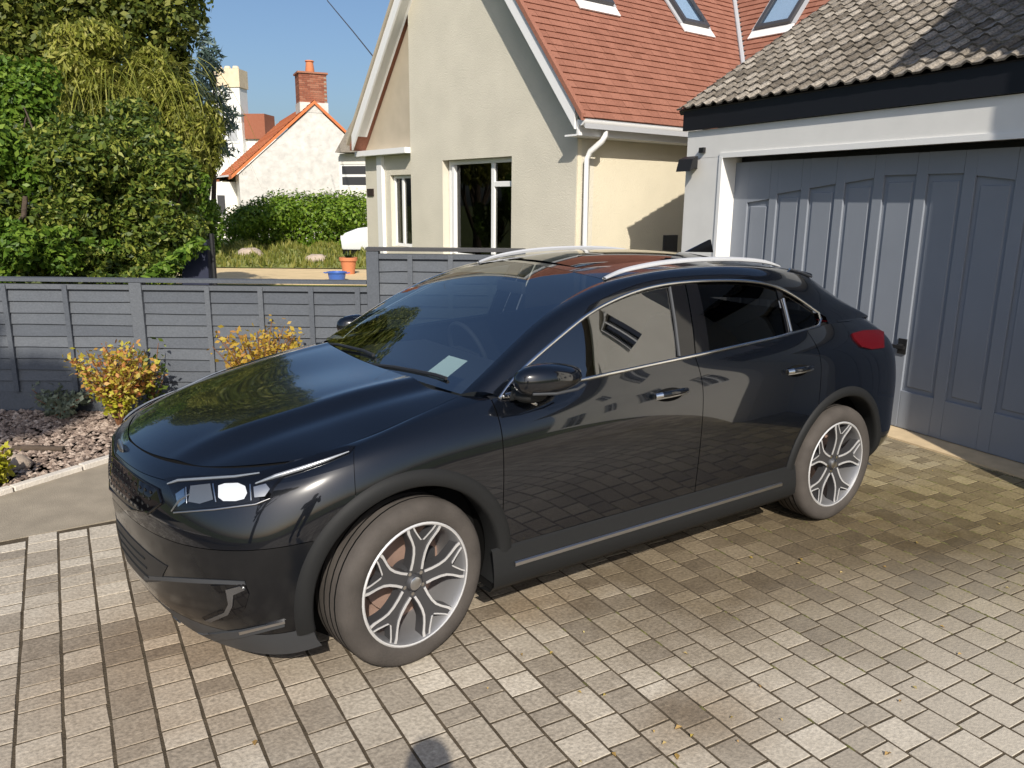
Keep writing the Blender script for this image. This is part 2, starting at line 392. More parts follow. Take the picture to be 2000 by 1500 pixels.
def fill2d(poly, step, fmap):
    """triangulated fill of a 2-D outline mapped into space"""
    poly = [tuple(map(float, p)) for p in poly]; xs = [p[0] for p in poly]; ys = [p[1] for p in poly]
    dense = []
    for i, a in enumerate(poly):
        b = poly[(i + 1) % len(poly)]; L_ = math.hypot(b[0] - a[0], b[1] - a[1]); k = max(1, int(L_ / step))
        dense += [(a[0] + (b[0] - a[0]) * j / k, a[1] + (b[1] - a[1]) * j / k) for j in range(k)]
    def inside(x, y):
        c = False
        for i in range(len(poly)):
            (x1, y1), (x2, y2) = poly[i], poly[i - 1]
            if (y1 > y) != (y2 > y) and x < (x2 - x1) * (y - y1) / (y2 - y1) + x1: c = not c
        return c
    pts = [Vector(p) for p in dense]; n = len(pts)
    for x in np.arange(min(xs) + step / 2, max(xs), step):
        for y in np.arange(min(ys) + step / 2, max(ys), step):
            if inside(x, y) and min((x - p[0]) ** 2 + (y - p[1]) ** 2 for p in dense) > (step * 0.4) ** 2: pts.append(Vector((x, y)))
    v, e, f, *_ = delaunay_2d_cdt(pts, [(i, (i + 1) % n) for i in range(n)], [], 1, 1e-7)
    return [fmap(p[0], p[1]) for p in v], [tuple(q) for q in f]

# ================================================================== GROUND
def struct(name, mb, mat, **k): return mb.build(name, mat, None, kind='structure', **k)
g = MB(); g.add([(-220, -220, -0.06), (220, -220, -0.06), (220, 220, -0.06), (-220, 220, -0.06)], [(0, 1, 2, 3)])
struct('ground', g, M['earth'])

KA, KB = np.array([3.95, -2.04]), np.array([3.35, -2.36])          # edging line of the gravel bed
kd = (KB - KA) / np.linalg.norm(KB - KA); kn = np.array([kd[1], -kd[0]])     # kn points towards the drive
if kn[1] < 0: kn = -kn
def kp(s, o, z): return (KA[0] + kd[0] * s + kn[0] * o, KA[1] + kd[1] * s + kn[1] * o, z)

# driveway bed and blocks
drive_poly = [(-2.05, 6.5), (-2.0, -1.2), (11.5, -1.4), (11.5, 8.5), (-1.0, 8.5)]
d = MB(); d.prism([(x, y, -0.055) for x, y in drive_poly], [(x, y, -0.0028) for x, y in drive_poly])
driveway = struct('driveway', d, M['joint'])
PA = RAD(86.0); pdx = np.array([math.cos(PA), math.sin(PA)]); pdy = np.array([-math.sin(PA), math.cos(PA)])
RW = 0.142
cells = []
row = -14
while row < 62:
    y0 = 3.9 - row * RW if False else None
    off = row * RW
    s = -1.35 + random.uniform(-0.2, 0)
    while s < 6.3:
        ln = random.choice([0.085, 0.107, 0.107, 0.125, 0.142, 0.142, 0.178])
        c = np.array([4.0, 0.0]) + pdx * (s + ln / 2) + pdy * off
        cells.append((c, ln, s)); s += ln
    row += 1
keep = []
for c, ln, s in cells:
    x, y = c
    if not (-1.9 < x < 7.2 and -1.28 < y < 6.4): continue
    if y > 3.4 and x > 4.6 and random.random() < 2: 
        if x > 7.1: continue
    px, py, z = project((x, y, 0))
    vis = z > 0.3 and -60 < px < 2060 and py < 1600 and not (-0.55 < x < 3.3 and abs(y) < 0.80)
    keep.append((c, ln, s, z if vis else 1e6 + z if z > 0 else 2e6))
keep.sort(key=lambda k: k[3])
def paver_geo(mb, ln, wd, h):
    a, b = ln / 2 - .0045, wd / 2 - .0055; ch = 0.0014
    return mb.cbox((-a, -b, -0.05), (a, b, h), ch)
proto = {}
rot = Matrix.Rotation(PA, 4, 'Z')
big = MB()
for i, (c, ln, s, z) in enumerate(keep):
    tilt = Matrix.Rotation(random.gauss(0, 0.004), 4, 'X') @ Matrix.Rotation(random.gauss(0, 0.004), 4, 'Y') @ Matrix.Rotation(random.gauss(0, 0.012), 4, 'Z')
    mw = Matrix.Translation((c[0], c[1], random.gauss(0, 0.0007))) @ rot @ tilt
    if i < 300:
        if ln not in proto:
            o = paver_geo(MB(), ln, RW, 0).build('paver', M['paver'], driveway, fix=False); proto[ln] = o
            o.matrix_basis = mw
        else:
            o = inst(proto[ln], 'paver', driveway, mw)
    else:
        t = paver_geo(MB(), ln, RW, 0)
        big.add([mw @ Vector(p) for p in t.v], t.f)
big.build('far_pavers', M['paver'], driveway, fix=False, kind='stuff')

ms = MB()
for k in range(2600):
    x, y = random.uniform(-1.85, 2.2), random.uniform(.75, 3.6)
    if random.random() > math.exp(-max(0, x + .6) * .9) * (1 if y < 3 else .5): continue
    q = np.array([x, y]) - np.array([4.0, 0.0]); rr = round((q @ pdy) / RW - .5) + .5
    c = np.array([4.0, 0.0]) + pdx * (q @ pdx) + pdy * (rr * RW); r = random.uniform(.006, .016); a = random.uniform(0, 3.14)
    V = [(c[0] + pdx[0] * r * 2.2 * math.cos(t) - pdx[1] * r * .45 * math.sin(t), c[1] + pdx[1] * r * 2.2 * math.cos(t) + pdx[0] * r * .45 * math.sin(t), -.004) for t in (0, 1.26, 2.51, 3.77, 5.03)] + [(c[0], c[1], random.uniform(.001, .004))]
    ms.add(V, [(i, (i + 1) % 5, 5) for i in range(5)])
M['moss'] = varied('joint_moss', [(0.06, 0.06, 0.02), (0.11, 0.11, 0.035), (0.16, 0.15, 0.06)], .95)
ms.build('moss', M['moss'], None, fix=False, kind='stuff', label='olive moss growing in the paving joints near the garage')
# smooth path strip between the blocks and the gravel bed
pth = MB(); A = [kp(-9, 0.0, 0), kp(6.5, 0.0, 0)]
poly = [A[0], A[1], (-2.0, -1.275, 0), (11.5, -1.30, 0)]
pth.prism([(p[0], p[1], -0.05) for p in poly], [(p[0], p[1], 0.002) for p in poly])
struct('concrete_path', pth, M['concrete'])
# kerb edging, laid stone by stone
kerbroot = struct('kerb', MB().prism([kp(-9, -0.055, -0.05), kp(6.5, -0.055, -0.05), kp(6.5, 0, -0.05), kp(-9, 0, -0.05)],
                                     [kp(-9, -0.055, -0.004), kp(6.5, -0.055, -0.004), kp(6.5, 0, -0.004), kp(-9, 0, -0.004)]), M['joint'])
for i in range(34):
    s0 = -8.9 + i * 0.45
    b = MB(); dz = random.uniform(-0.004, 0.004)
    b.prism([kp(s0, -0.065, -0.03), kp(s0 + 0.44, -0.065, -0.03), kp(s0 + 0.44, 0.005, -0.03), kp(s0, 0.005, -0.03)],
            [kp(s0, -0.06, 0.035 + dz), kp(s0 + 0.44, -0.06, 0.035 + dz), kp(s0 + 0.44, 0.0, 0.035 + dz), kp(s0, 0.0, 0.035 + dz)])
    b.build('kerb_stone', M['kerb'], kerbroot, bevel=0.006)

# gravel bed
FAZ = RAD(146.0); fd = np.array([math.cos(FAZ), math.sin(FAZ), 0])
fn = np.array([-fd[1], fd[0], 0]);
fh = np.array([math.cos(YAW), math.sin(YAW), 0])
if fn @ fh > 0: fn = -fn                                  # fn points to the camera side
F0 = np.array([CAM[0], CAM[1], 0]) + fh * 6.44
def fpos(px):                                             # distance along the fence line seen at picture column px
    return (px - 1000) / 1574.0 * 6.44
def FP(s, o, z): return tuple(F0 + fd * s + fn * o + np.array([0, 0, z]))
if fd @ _r < 0: fd = -fd
bed = MB(); A = kp(-9, -0.06, 0); B = kp(6.5, -0.06, 0); C_ = FP(4.0, 0.05, 0); D_ = FP(-9.5, 0.05, 0)
bed.prism([(p[0], p[1], -0.055) for p in (A, B, C_, D_)], [(p[0], p[1], -0.004) for p in (A, B, C_, D_)])
struct('gravel_bed', bed, M['soil'])
st = MB(); cnt = 0
while cnt < 13000:
    s = random.uniform(-8.2, 1.2); o = random.uniform(0.06, 2.6); p = FP(s, o, 0)
    rel = np.array([p[0], p[1]]) - KA
    if rel @ kn > -0.06: continue
    px, py, z = project(p)
    if z < .3 or px < -900 or px > 520: continue
    r = random.uniform(0.012, 0.027); a = random.uniform(0, 6.28); c, sn = math.cos(a), math.sin(a)
    e = [(r * 1.3, 0), (0, r), (-r * 1.3, 0), (0, -r)]; j = lambda: random.uniform(0.7, 1.2)
    zz = random.uniform(0, 0.012)
    V = [(p[0] + (x * c - y * sn) * j(), p[1] + (x * sn + y * c) * j(), zz + random.uniform(-.004, .004)) for x, y in e]
    V += [(p[0], p[1], zz + r * random.uniform(0.4, 0.8)), (p[0], p[1], zz - r * 0.6)]
    st.add(V, [(0, 1, 4), (1, 2, 4), (2, 3, 4), (3, 0, 4), (1, 0, 5), (2, 1, 5), (3, 2, 5), (0, 3, 5)]); cnt += 1
st.build('gravel', M['gravel'], None, fix=False, kind='stuff', label='pinkish brown gravel spread between kerb and grey fence')

# ================================================================== FENCES
def fence(name, label, segs, posts, z0, ztop, slats_z, battens, cap_to):
    root = thing(name, label, 'fence', FP(posts[0], 0, 0))
    for s in posts:
        b = MB(); b.prism([FP(s - .05, .05, -.05), FP(s + .05, .05, -.05), FP(s + .05, -.05, -.05), FP(s - .05, -.05, -.05)],
                          [FP(s - .05, .05, ztop - .015), FP(s + .05, .05, ztop - .015), FP(s + .05, -.05, ztop - .015), FP(s - .05, -.05, ztop - .015)])
        b.build('post', M['fence_grey'], root, bevel=0.004)
    for a, c in segs:
        # gravel board
        MB().prism([FP(a, .02, -.03), FP(c, .02, -.03), FP(c, -.02, -.03), FP(a, -.02, -.03)], [FP(a, .02, z0), FP(c, .02, z0), FP(c, -.02, z0), FP(a, -.02, z0)]).build('gravel_board', M['fence_grey'], root)
        n = slats_z; hgt = (ztop - 0.075 - z0) / n
        for k in range(n):
            zb_ = z0 + 0.006 + k * hgt; wob = [random.uniform(-.006, .006) for _ in range(5)]
            m_ = 6; pts_b = []; pts_t = []
            V = []; F = []
            for q in range(m_ + 1):
                s = a + (c - a) * q / m_; w_ = random.uniform(-.004, .004)
                V += [FP(s, .022, zb_ - .012 + w_), FP(s, .004, zb_ + hgt + .008), FP(s, -.002, zb_ + hgt + .008), FP(s, .012, zb_ - .012 + w_)]
            for q in range(m_):
                i = q * 4; F += [(i, i + 4, i + 5, i + 1), (i + 1, i + 5, i + 6, i + 2), (i + 2, i + 6, i + 7, i + 3), (i + 3, i + 7, i + 4, i)]
            F += [(0, 1, 2, 3), (m_ * 4 + 3, m_ * 4 + 2, m_ * 4 + 1, m_ * 4)]
            MB().add(V, F).build('slat', M['fence_grey'], root)
        MB().prism([FP(a, .034, ztop - .075), FP(c, .034, ztop - .075), FP(c, -.02, ztop - .075), FP(a, -.02, ztop - .075)], [FP(a, .034, ztop - .035), FP(c, .034, ztop - .035), FP(c, -.02, ztop - .035), FP(a, -.02, ztop - .035)]).build('top_rail', M['fence_grey'], root)
    for s in battens:
        MB().prism([FP(s - .02, .045, z0), FP(s + .02, .045, z0), FP(s + .02, .024, z0), FP(s - .02, .024, z0)], [FP(s - .02, .045, ztop - .04), FP(s + .02, .045, ztop - .04), FP(s + .02, .024, ztop - .04), FP(s - .02, .024, ztop - .04)]).build('batten', M['fence_grey'], root)
    for a, c in cap_to:
        MB().prism([FP(a, .055, ztop - .012), FP(c, .055, ztop - .012), FP(c, -.055, ztop - .012), FP(a, -.055, ztop - .012)], [FP(a, .055, ztop + .016), FP(c, .055, ztop + .016), FP(c, -.055, ztop + .016), FP(a, -.055, ztop + .016)]).build('capping_rail', M['frame_dark' if ztop > 1.2 else 'fence_grey'], root)
    return root
p1, p0, p2 = fpos(248), fpos(248) - 1.88, fpos(722)
lowb = [fpos(x) for x in (106, 390, 496, 597, 690)] + [p0 + 0.35, p0 + 0.8]
fence('low_fence', 'low slate grey lapped fence along the gravel bed at left', [(p0 + .05, p1 - .05), (p1 + .05, p2 - .05), (p0 - 1.83, p0 - .05), (p0 - 3.71, p0 - 1.93)], [p1, p0, p0 - 1.88, p0 - 3.76], 0.17, 1.105, 9, lowb, [(p0 - 3.8, p2 - .052)])
fence('tall_fence', 'taller slate grey fence section behind the bonnet of the black car', [(p2 + .05, fpos(1012) - .04)], [p2, fpos(1012)], 0.17, 1.375, 12, [fpos(796), fpos(876), fpos(955)], [(p2 - .05, fpos(1012) + .05)])

# ================================================================== BUNGALOW
HO = (-2.102, -4.176, 0); HF = frame(HO, 94.0)
def HB(): return MB(HF)
TP = math.tan(RAD(50)); WL = -5.42; EU = 0.34; EZ = 2.70; MID = -2.55; RZ = EZ + (EU - MID) * TP     # eave and ridge
house = thing('bungalow', 'cream rendered bungalow with steep red tiled gable behind the fence', 'bungalow', HF((-2.5, -3, 0)))
def gable_z(u_): return EZ - 0.12 + (EU - abs(u_ - MID) - MID) * TP if True else 0
def rz(u_): return EZ - 0.10 + ((EU - MID) - abs(u_ - MID)) * TP
# front wall with the window opening, built as solid pieces round it
wu0, wu1, wz0, wz1 = -2.90, -1.25, 0.95, 2.335
BL = -3.80
def wall_piece(poly, d0=-0.28, d1=0.0, mat='render'):
    HB().prism([(a, d0, b) for a, b in poly], [(a, d1, b) for a, b in poly]).build('wall', M[mat], house)
wall_piece([(BL, 0), (wu0, 0), (wu0, wz1), (BL, wz1)])
wall_piece([(wu1, 0), (0, 0), (0, wz1), (wu1, wz1)])
wall_piece([(wu0, 0), (wu1, 0), (wu1, wz0), (wu0, wz0)])
wall_piece([(BL, wz1), (0, wz1), (0, rz(0)), (MID, rz(MID)), (BL, rz(BL))])
# recessed left part: boarding above, wall with small window below
lw0, lw1, lz0, lz1 = -4.57, BL, 1.02, 2.16
RV = -0.07
wall_piece([(WL, 0), (lw0, 0), (lw0, 2.47), (WL, 2.47)], -.30, RV)
wall_piece([(lw0, 0), (lw1, 0), (lw1, lz0), (lw0, lz0)], -.30, RV)
wall_piece([(lw0, lz1), (lw1, lz1), (lw1, 2.47), (lw0, 2.47)], -.30, RV)
HB().prism([(WL, -.28, 2.47), (BL, -.28, 2.47), (BL, -.28, rz(BL)), (WL, -.28, rz(WL))], [(WL, RV - .02, 2.47), (BL, RV - .02, 2.47), (BL, RV - .02, rz(BL)), (WL, RV - .02, rz(WL))]).build('gable_infill', M['boarding'], house)
HB().box((WL - .05, RV - .01, 2.475), (BL - .003, .10, 2.56)).build('porch_beam', M['bargewhite'], house)
HB().box((-4.92, RV, 0), (-4.76, RV + .06, 2.474)).build('porch_post', M['upvc'], house)
# side wall and the long rear wing (cream)
HB().box((-0.27, -6.0, 0), (-0.003, -0.283, 2.60)).build('side_wall', M['cream'], house)
HB().box((0.0, -3.40, 0), (6.2, -3.12, 2.60)).build('wing_wall', M['cream'], house)
HB().box((WL, -8.4, 0), (WL + .28, -.303, 2.60)).build('side_wall', M['render'], house)
HB().box((WL, -8.7, 0), (6.2, -8.4, 2.60)).build('back_wall', M['render'], house)
HB().box((6.2, -8.7, 0), (6.48, -3.12, 4.0)).build('end_wall', M['cream'], house)
HB().box((-.06, -1.85, 1.12), (.02, -1.58, 1.345)).build('vent', M['frame_dark'], house)
# main roof: courses of tiles on the right slope
roof = HB().prism([(EU, .20, EZ - .03), (EU, -9, EZ - .03), (MID, -9, RZ - .03), (MID, .20, RZ - .03)], [(EU, .20, EZ - .13), (EU, -9, EZ - .13), (MID, -9, RZ - .13), (MID, .20, RZ - .13)]).build('roof', M['lead'], house)
HB().prism([(2 * MID - EU, .20, EZ), (2 * MID - EU, -9, EZ), (MID, -9, RZ), (MID, .20, RZ)], [(2 * MID - EU, .20, EZ - .13), (2 * MID - EU, -9, EZ - .13), (MID, -9, RZ - .13), (MID, .20, RZ - .13)]).build('roof', M['red_tile'], house)
SL = (EU - MID) / math.cos(RAD(50)); GA = 0.114; ncs = int(SL / GA)
cs, sn = math.cos(RAD(50)), math.sin(RAD(50))
VE = -2.85                                                  # front eave of the rear wing
def course(mb, k, along0, along1, wob=0.003, tile=0.165):
    """one course of plain tiles; local (along, down-slope, lift)"""
    n = max(1, int(round((along1 - along0) / tile)))
    for i in range(n):
        a, b = along0 + (along1 - along0) * i / n + .0015, along0 + (along1 - along0) * (i + 1) / n - .0015
        l = random.uniform(-wob, wob); t0 = k * GA; t1 = t0 + GA * 1.12
        mb.add([(a, t0, .026 + l), (b, t0, .026 + l), (b, t1, .010), (a, t1, .010), (a, t0, .010 + l), (b, t0, .010 + l)],
               [(0, 1, 2, 3), (4, 5, 1, 0), (4, 0, 3), (5, 2, 1)])
for k in range(ncs):
    up = k * GA
    u_e = EU - up * cs; z_e = EZ - .028 + up * sn
    # valley: the main slope ends where the wing slope rises through it
    v_end = VE - (EU - u_e) - .03
    mb = MB(lambda p, u0=EU, z0=EZ: HF((u0 - p[1] * cs + p[2] * sn, p[0], z0 - .028 + p[1] * sn + p[2] * cs)))
    course(mb, k, v_end, 0.24)
    mb.build('tile_course', M['red_tile'], roof, fix=False)
    if up * cs < 2.75:
        mb = MB(lambda p: HF((p[0], VE - p[1] * cs + p[2] * sn, EZ - .028 + p[1] * sn + p[2] * cs)))
        course(mb, k, u_e + .03, 6.4)
        mb.build('tile_course', M['red_tile'], roof, fix=False)
WR = VE - (EU - MID)
HB().prism([(EU - .3, VE, EZ - .03), (6.5, VE, EZ - .03), (6.5, WR, RZ - .03), (MID, WR, RZ - .03)], [(EU - .3, VE, EZ - .13), (6.5, VE, EZ - .13), (6.5, WR, RZ - .13), (MID, WR, RZ - .13)]).build('wing_roof', M['lead'], house)
HB().prism([(MID, WR, RZ), (6.5, WR, RZ), (6.5, -9, EZ), (MID, -9, EZ)], [(MID, WR, RZ - .1), (6.5, WR, RZ - .1), (6.5, -9, EZ - .1), (MID, -9, EZ - .1)]).build('wing_roof', M['red_tile'], house)
# lead valley
HB().tube([(EU + .02, VE + .02, EZ + .03), (MID, WR, RZ + .02)], .035, 8).build('valley', M['lead'], house)
# barge boards, verge, soffit
for sgn in (1, -1):
    uu = lambda x: MID + sgn * (x - MID)
    e0 = EU - .14
    zt = lambda x: EZ + (EU - x) * TP
    HB().prism([(uu(x), .205, z) for x, z in ((e0, zt(e0) - .06), (MID, RZ - .06), (MID, RZ - .30), (e0, zt(e0) - .30))],
               [(uu(x), .235, z) for x, z in ((e0, zt(e0) - .06), (MID, RZ - .06), (MID, RZ - .30), (e0, zt(e0) - .30))]).build('barge_board', M['bargewhite'], house)
    HB().prism([(uu(x), .0, z) for x, z in ((e0 - .1, zt(e0 - .1) - .16), (MID, RZ - .16), (MID, RZ - .20), (e0 - .1, zt(e0 - .1) - .20))],
               [(uu(x), .203, z) for x, z in ((e0 - .1, zt(e0 - .1) - .16), (MID, RZ - .16), (MID, RZ - .20), (e0 - .1, zt(e0 - .1) - .20))]).build('soffit', M['bargewhite'], house)
    HB().prism([(uu(x), .20, z) for x, z in ((EU, EZ + .03), (MID, RZ + .03), (MID, RZ - .05), (EU, EZ - .05))],
               [(uu(x), .262, z) for x, z in ((EU, EZ + .03), (MID, RZ + .03), (MID, RZ - .05), (EU, EZ - .05))]).build('verge', M['boarding'] if sgn < 0 else M['red_tile'], house)
# eaves: fascia, gutter, downpipe
HB().box((.20, -2.9, EZ - .20), (.235, .20, EZ - .03)).build('fascia_board', M['bargewhite'], house)
HB().box((-.002, -2.9, EZ - .205), (.198, .20, EZ - .185)).build('eaves_soffit', M['bargewhite'], house)
gt = []
for q in range(9):
    a = math.pi * q / 8; gt.append((.295 - .055 * math.cos(a), EZ - .045 - .055 * math.sin(a)))
gm = HB(); gm.prism([(a, .22, b) for a, b in gt] + [(a, .22, b + .004) for a, b in [(.295 + .045, EZ - .045), (.295 - .045, EZ - .045)]], [(a, -2.85, b) for a, b in gt] + [(a, -2.85, b + .004) for a, b in [(.295 + .045, EZ - .045), (.295 - .045, EZ - .045)]])
gm.build('gutter', M['upvc'], house, smooth=40)
HB().tube([(.30, -.16, EZ - .09), (.30, -.16, EZ - .19), (.27, -.14, EZ - .25), (.13, -.09, EZ - .36), (.09, -.08, EZ - .44), (.09, -.08, 0.0)], .034, 10).build('downpipe', M['upvc'], house, smooth=40)
HB().box((-.003, -.06, 0), (.012, -.003, 2.48)).build('corner_trim', M['cream'], house)
# window: two lights
def window(u0, u1, z0, z1, v0, mull, trans, parent, fr=0.055, name='window', glass='window_glass', MBf=HB):
    w = MBf()
    w.box((u0, v0 - .06, z0), (u0 + fr, v0, z1)); w.box((u1 - fr, v0 - .06, z0), (u1, v0, z1))
    w.box((u0 + fr, v0 - .06, z0), (u1 - fr, v0, z0 + fr)); w.box((u0 + fr, v0 - .06, z1 - fr), (u1 - fr, v0, z1))
    for a in mull: w.box((a - fr * .6, v0 - .06, z0 + fr), (a + fr * .6, v0, z1 - fr))
    for a, b, z in trans: w.box((a, v0 - .06, z - fr * .6), (b, v0, z + fr * .6))
    o = w.build(name, M['upvc'], parent, bevel=0.006)
    xs = [u0 + fr] + sum([[a - fr * .6, a + fr * .6] for a in mull], []) + [u1 - fr]
    for i in range(0, len(xs), 2):
        MBf().box((xs[i], v0 - .035, z0 + fr), (xs[i + 1], v0 - .028, z1 - fr)).build('pane', M[glass], o)
    return o
wm = window(wu0 + .02, wu1 - .004, wz0 + .004, wz1 - .004, -.10, [-1.80], [(-1.767, wu1 - .06, 1.99)], house, fr=0.06)
HB().box((wu0 + .14, -.13, wz0 + .06), (wu0 + .19, -.07, wz1 - .07)).build('sash_stile', M['upvc'], wm)
window(lw0 + .004, lw1 - .004, lz0 + .004, lz1 - .004, -.13, [-4.28], [], house, fr=0.05)
HB().box((wu0 - .04, -.10, wz0 - .05), (wu1 + .04, .05, wz0 - .003)).build('window_sill', M['upvc'], house)
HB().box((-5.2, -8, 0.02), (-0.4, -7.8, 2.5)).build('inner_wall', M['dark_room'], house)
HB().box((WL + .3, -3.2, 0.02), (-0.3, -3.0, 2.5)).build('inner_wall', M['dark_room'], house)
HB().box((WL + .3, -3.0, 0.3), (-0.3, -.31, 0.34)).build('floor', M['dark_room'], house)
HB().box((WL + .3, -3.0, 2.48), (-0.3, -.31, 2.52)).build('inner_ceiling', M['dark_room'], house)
HB().box((-5.36, RV, 1.83), (-5.14, RV + .02, 1.95)).build('house_plaque', M['plaque'], house)
# rooflights
def rooflight(c, L_, Wd, fmap, parent):
    """c centre (along), up start; fmap maps (along, up, lift)"""
    a0, a1, b0, b1 = c[0] - Wd / 2, c[0] + Wd / 2, c[1], c[1] + L_
    mk = lambda: MB(fmap)
    f = mk(); t = .06
    f.box((a0, b0, .02), (a0 + t, b1, .10)); f.box((a1 - t, b0, .02), (a1, b1, .10)); f.box((a0 + t, b0, .02), (a1 - t, b0 + t, .10)); f.box((a0 + t, b1 - t, .02), (a1 - t, b1, .10))
    o = f.build('rooflight', M['frame_dark'], parent)
    mk().box((a0 + t, b0 + t, .070), (a1 - t, b1 - t, .078)).build('pane', M['sky_glass'], o)
    mk().box((a0 + t, b0 + t, .03), (a1 - t, b1 - t, .036)).build('sky_sheen', M['sky_sheen'], o)  # added sheet; its pale colour stands in for sky mirrored in the pane
    mk().box((a0 - .06, b0 - .16, .028), (a1 + .06, b0, .045)).build('flashing', M['upvc'], o)
    fl = mk(); fl.box((a0 - .07, b0, .028), (a0 - .005, b1 + .1, .05)); fl.box((a1 + .005, b0, .028), (a1 + .07, b1 + .1, .05)); fl.build('flashing', M['lead'], o)
smap = lambda p: HF((EU - p[1] * cs + p[2] * sn, p[0], EZ - .028 + p[1] * sn + p[2] * cs))
wmap = lambda p: HF((p[0], VE - p[1] * cs + p[2] * sn, EZ - .028 + p[1] * sn + p[2] * cs))
rooflight((-3.10, 2.03), 0.98, 0.55, smap, house)
rooflight((-1.13, 2.06), 0.98, 0.60, smap, house)
def on_wing(px, py):
    o_ = np.array(HO); az = RAD(94); uu = np.array([math.cos(az), math.sin(az), 0]); vv = np.array([math.sin(az), -math.cos(az), 0])
    d_ = ray(px, py); P0 = CAM - o_
    # z = EZ + (VE - v) * TP
    t_ = (EZ + (VE - P0 @ vv) * TP - P0[2]) / (d_[2] + TP * (d_ @ vv)); P = P0 + t_ * d_
    return P @ uu, (VE - P @ vv) / cs
a1, b1 = on_wing(1485, 60); a2, b2 = on_wing(1540, 47)
rooflight(((a1 + a2) / 2, (b1 + b2) / 2), 0.98, 0.60, wmap, house)

# ================================================================== GARAGE
GF = frame((0, 0, 0), 82.5)
def GB(): return MB(GF)
GD, GP = -2.07, -1.90                                      # door plane, pier plane
gar = thing('garage', 'white garage with brown tiled roof and black fascia behind the car', 'garage', GF((-.3, -4, 0)))
GL, GR, OL, OR_ = -2.84, 2.27, -2.29, 1.90
GB().box((GL, GP - .30, 0), (OL, GP, 2.20)).build('pier', M['white'], gar)
GB().box((OR_, GP - .30, 0), (GR, GP, 2.20)).build('pier', M['white'], gar)
GB().box((GL, GP - .30, 2.203), (GR, GP - .002, 2.47)).build('beam', M['white'], gar)
GB().box((GL, -6.6, 0), (GL + .25, GP - .302, 2.47)).build('side_wall', M['white'], gar)
GB().box((GR - .25, -6.6, 0), (GR, GP - .302, 2.47)).build('side_wall', M['white'], gar)
GB().box((GL + .25, -6.6, 0), (GR - .25, -6.35, 2.47)).build('back_wall', M['white'], gar)
for s0 in (GL, GR - .25):
    GB().prism([(s0, GP - .31, 2.473), (s0, -4.25, 3.95), (s0, -6.6, 2.473)], [(s0 + .25, GP - .31, 2.473), (s0 + .25, -4.25, 3.95), (s0 + .25, -6.6, 2.473)]).build('gable_wall', M['black_board'], gar)
GB().box((OL - .04, GP - .01, 0), (OL + .002, GP + .012, 2.20)).build('door_trim', M['upvc'], gar)
GB().box((OL - .04, GP - .01, 2.19), (OR_, GP + .010, 2.235)).build('door_trim', M['upvc'], gar)
# fascia overhanging the beam
GB().box((GL - .05, GP - .02, 2.475), (GR + .1, GP + .030, 2.665)).build('fascia_board', M['black_board'], gar)
# roof deck and individual tiles
RP = RAD(32); rc, rs = math.cos(RP), math.sin(RP); RV0, RZ0 = GP + .060, 2.675
rl = (RV0 + 4.25) / rc
gmap = lambda p: GF((p[0], RV0 - p[1] * rc + p[2] * rs, RZ0 + p[1] * rs + p[2] * rc))
groof = MB(gmap).box((GL - .12, 0.02, -.06), (GR + .1, rl, -.012)).build('roof', M['black_board'], gar)
GB().prism([(GL - .12, -4.25, RZ0 + rl * rs), (GR + .1, -4.25, RZ0 + rl * rs), (GR + .1, -6.8, 2.62), (GL - .12, -6.8, 2.62)], [(GL - .12, -4.25, RZ0 + rl * rs - .06), (GR + .1, -4.25, RZ0 + rl * rs - .06), (GR + .1, -6.8, 2.56), (GL - .12, -6.8, 2.56)]).build('rear_slope', M['brown_tile'], gar)
TW, TG = 0.150, 0.145
def tile_shape(mb, w=TW, ln=TG * 1.18):
    """single-lap tile with a roll on one side: profile swept down the slope"""
    k_ = w / .205; prof = [(a * k_, h * k_) for a, h in [(0, .0), (.05, .0), (.10, .003), (.135, .024), (.165, .038), (.195, .024), (.214, .002)]]
    V = []
    for (yy, zz) in ((0, .022), (ln, .002)):
        for a, h in prof: V.append((a, yy, h + zz))
    for a, h in prof: V.append((a, 0, h + .022 - .016))
    n = len(prof); F = [(i, i + 1, n + i + 1, n + i) for i in range(n - 1)] + [(2 * n + i, 2 * n + i + 1, i + 1, i) for i in range(n - 1)]
    return mb.add(V, F)
tiles = []
nu, nr = int((GR + .1 - GL + .12) / TW), int(rl / TG)
for r_ in range(nr):
    for c_ in range(nu):
        a, b = GL - .12 + c_ * TW, r_ * TG
        px, py, z = project(gmap((a + .07, b + .07, 0)))
        tiles.append((0 if (-20 < px < 2030 and py > -15) else 1, z, a, b))
tiles.sort()
t0 = tile_shape(MB()).mesh('roof_tile'); t0.materials.append(M['brown_tile']); set_smooth(t0, 50)
cg, sg = math.cos(RAD(82.5)), math.sin(RAD(82.5))
e_a = Vector((cg, sg, 0)); vv_ = Vector((sg, -cg, 0)); e_b = -vv_ * rc + Vector((0, 0, rs)); e_n = vv_ * rs + Vector((0, 0, rc))
far = MB()
for i, (_, z, a, b) in enumerate(tiles):
    o = Vector(gmap((a, b, random.uniform(-.002, .003)))); j = random.gauss(0, .012)
    ea = (e_a + e_b * j).normalized(); eb = (e_b - e_a * j).normalized()
    mw = Matrix(((ea.x, eb.x, e_n.x, o.x), (ea.y, eb.y, e_n.y, o.y), (ea.z, eb.z, e_n.z, o.z), (0, 0, 0, 1)))
    if i < 300:
        ob = bpy.data.objects.new('roof_tile', t0); COL.objects.link(ob); ob.parent = groof; ob.matrix_basis = mw
    else:
        t = tile_shape(MB()); far.add([mw @ Vector(p) for p in t.v], t.f)
if far.v: far.build('far_roof_tiles', M['brown_tile'], groof, fix=False, smooth=50, kind='stuff')
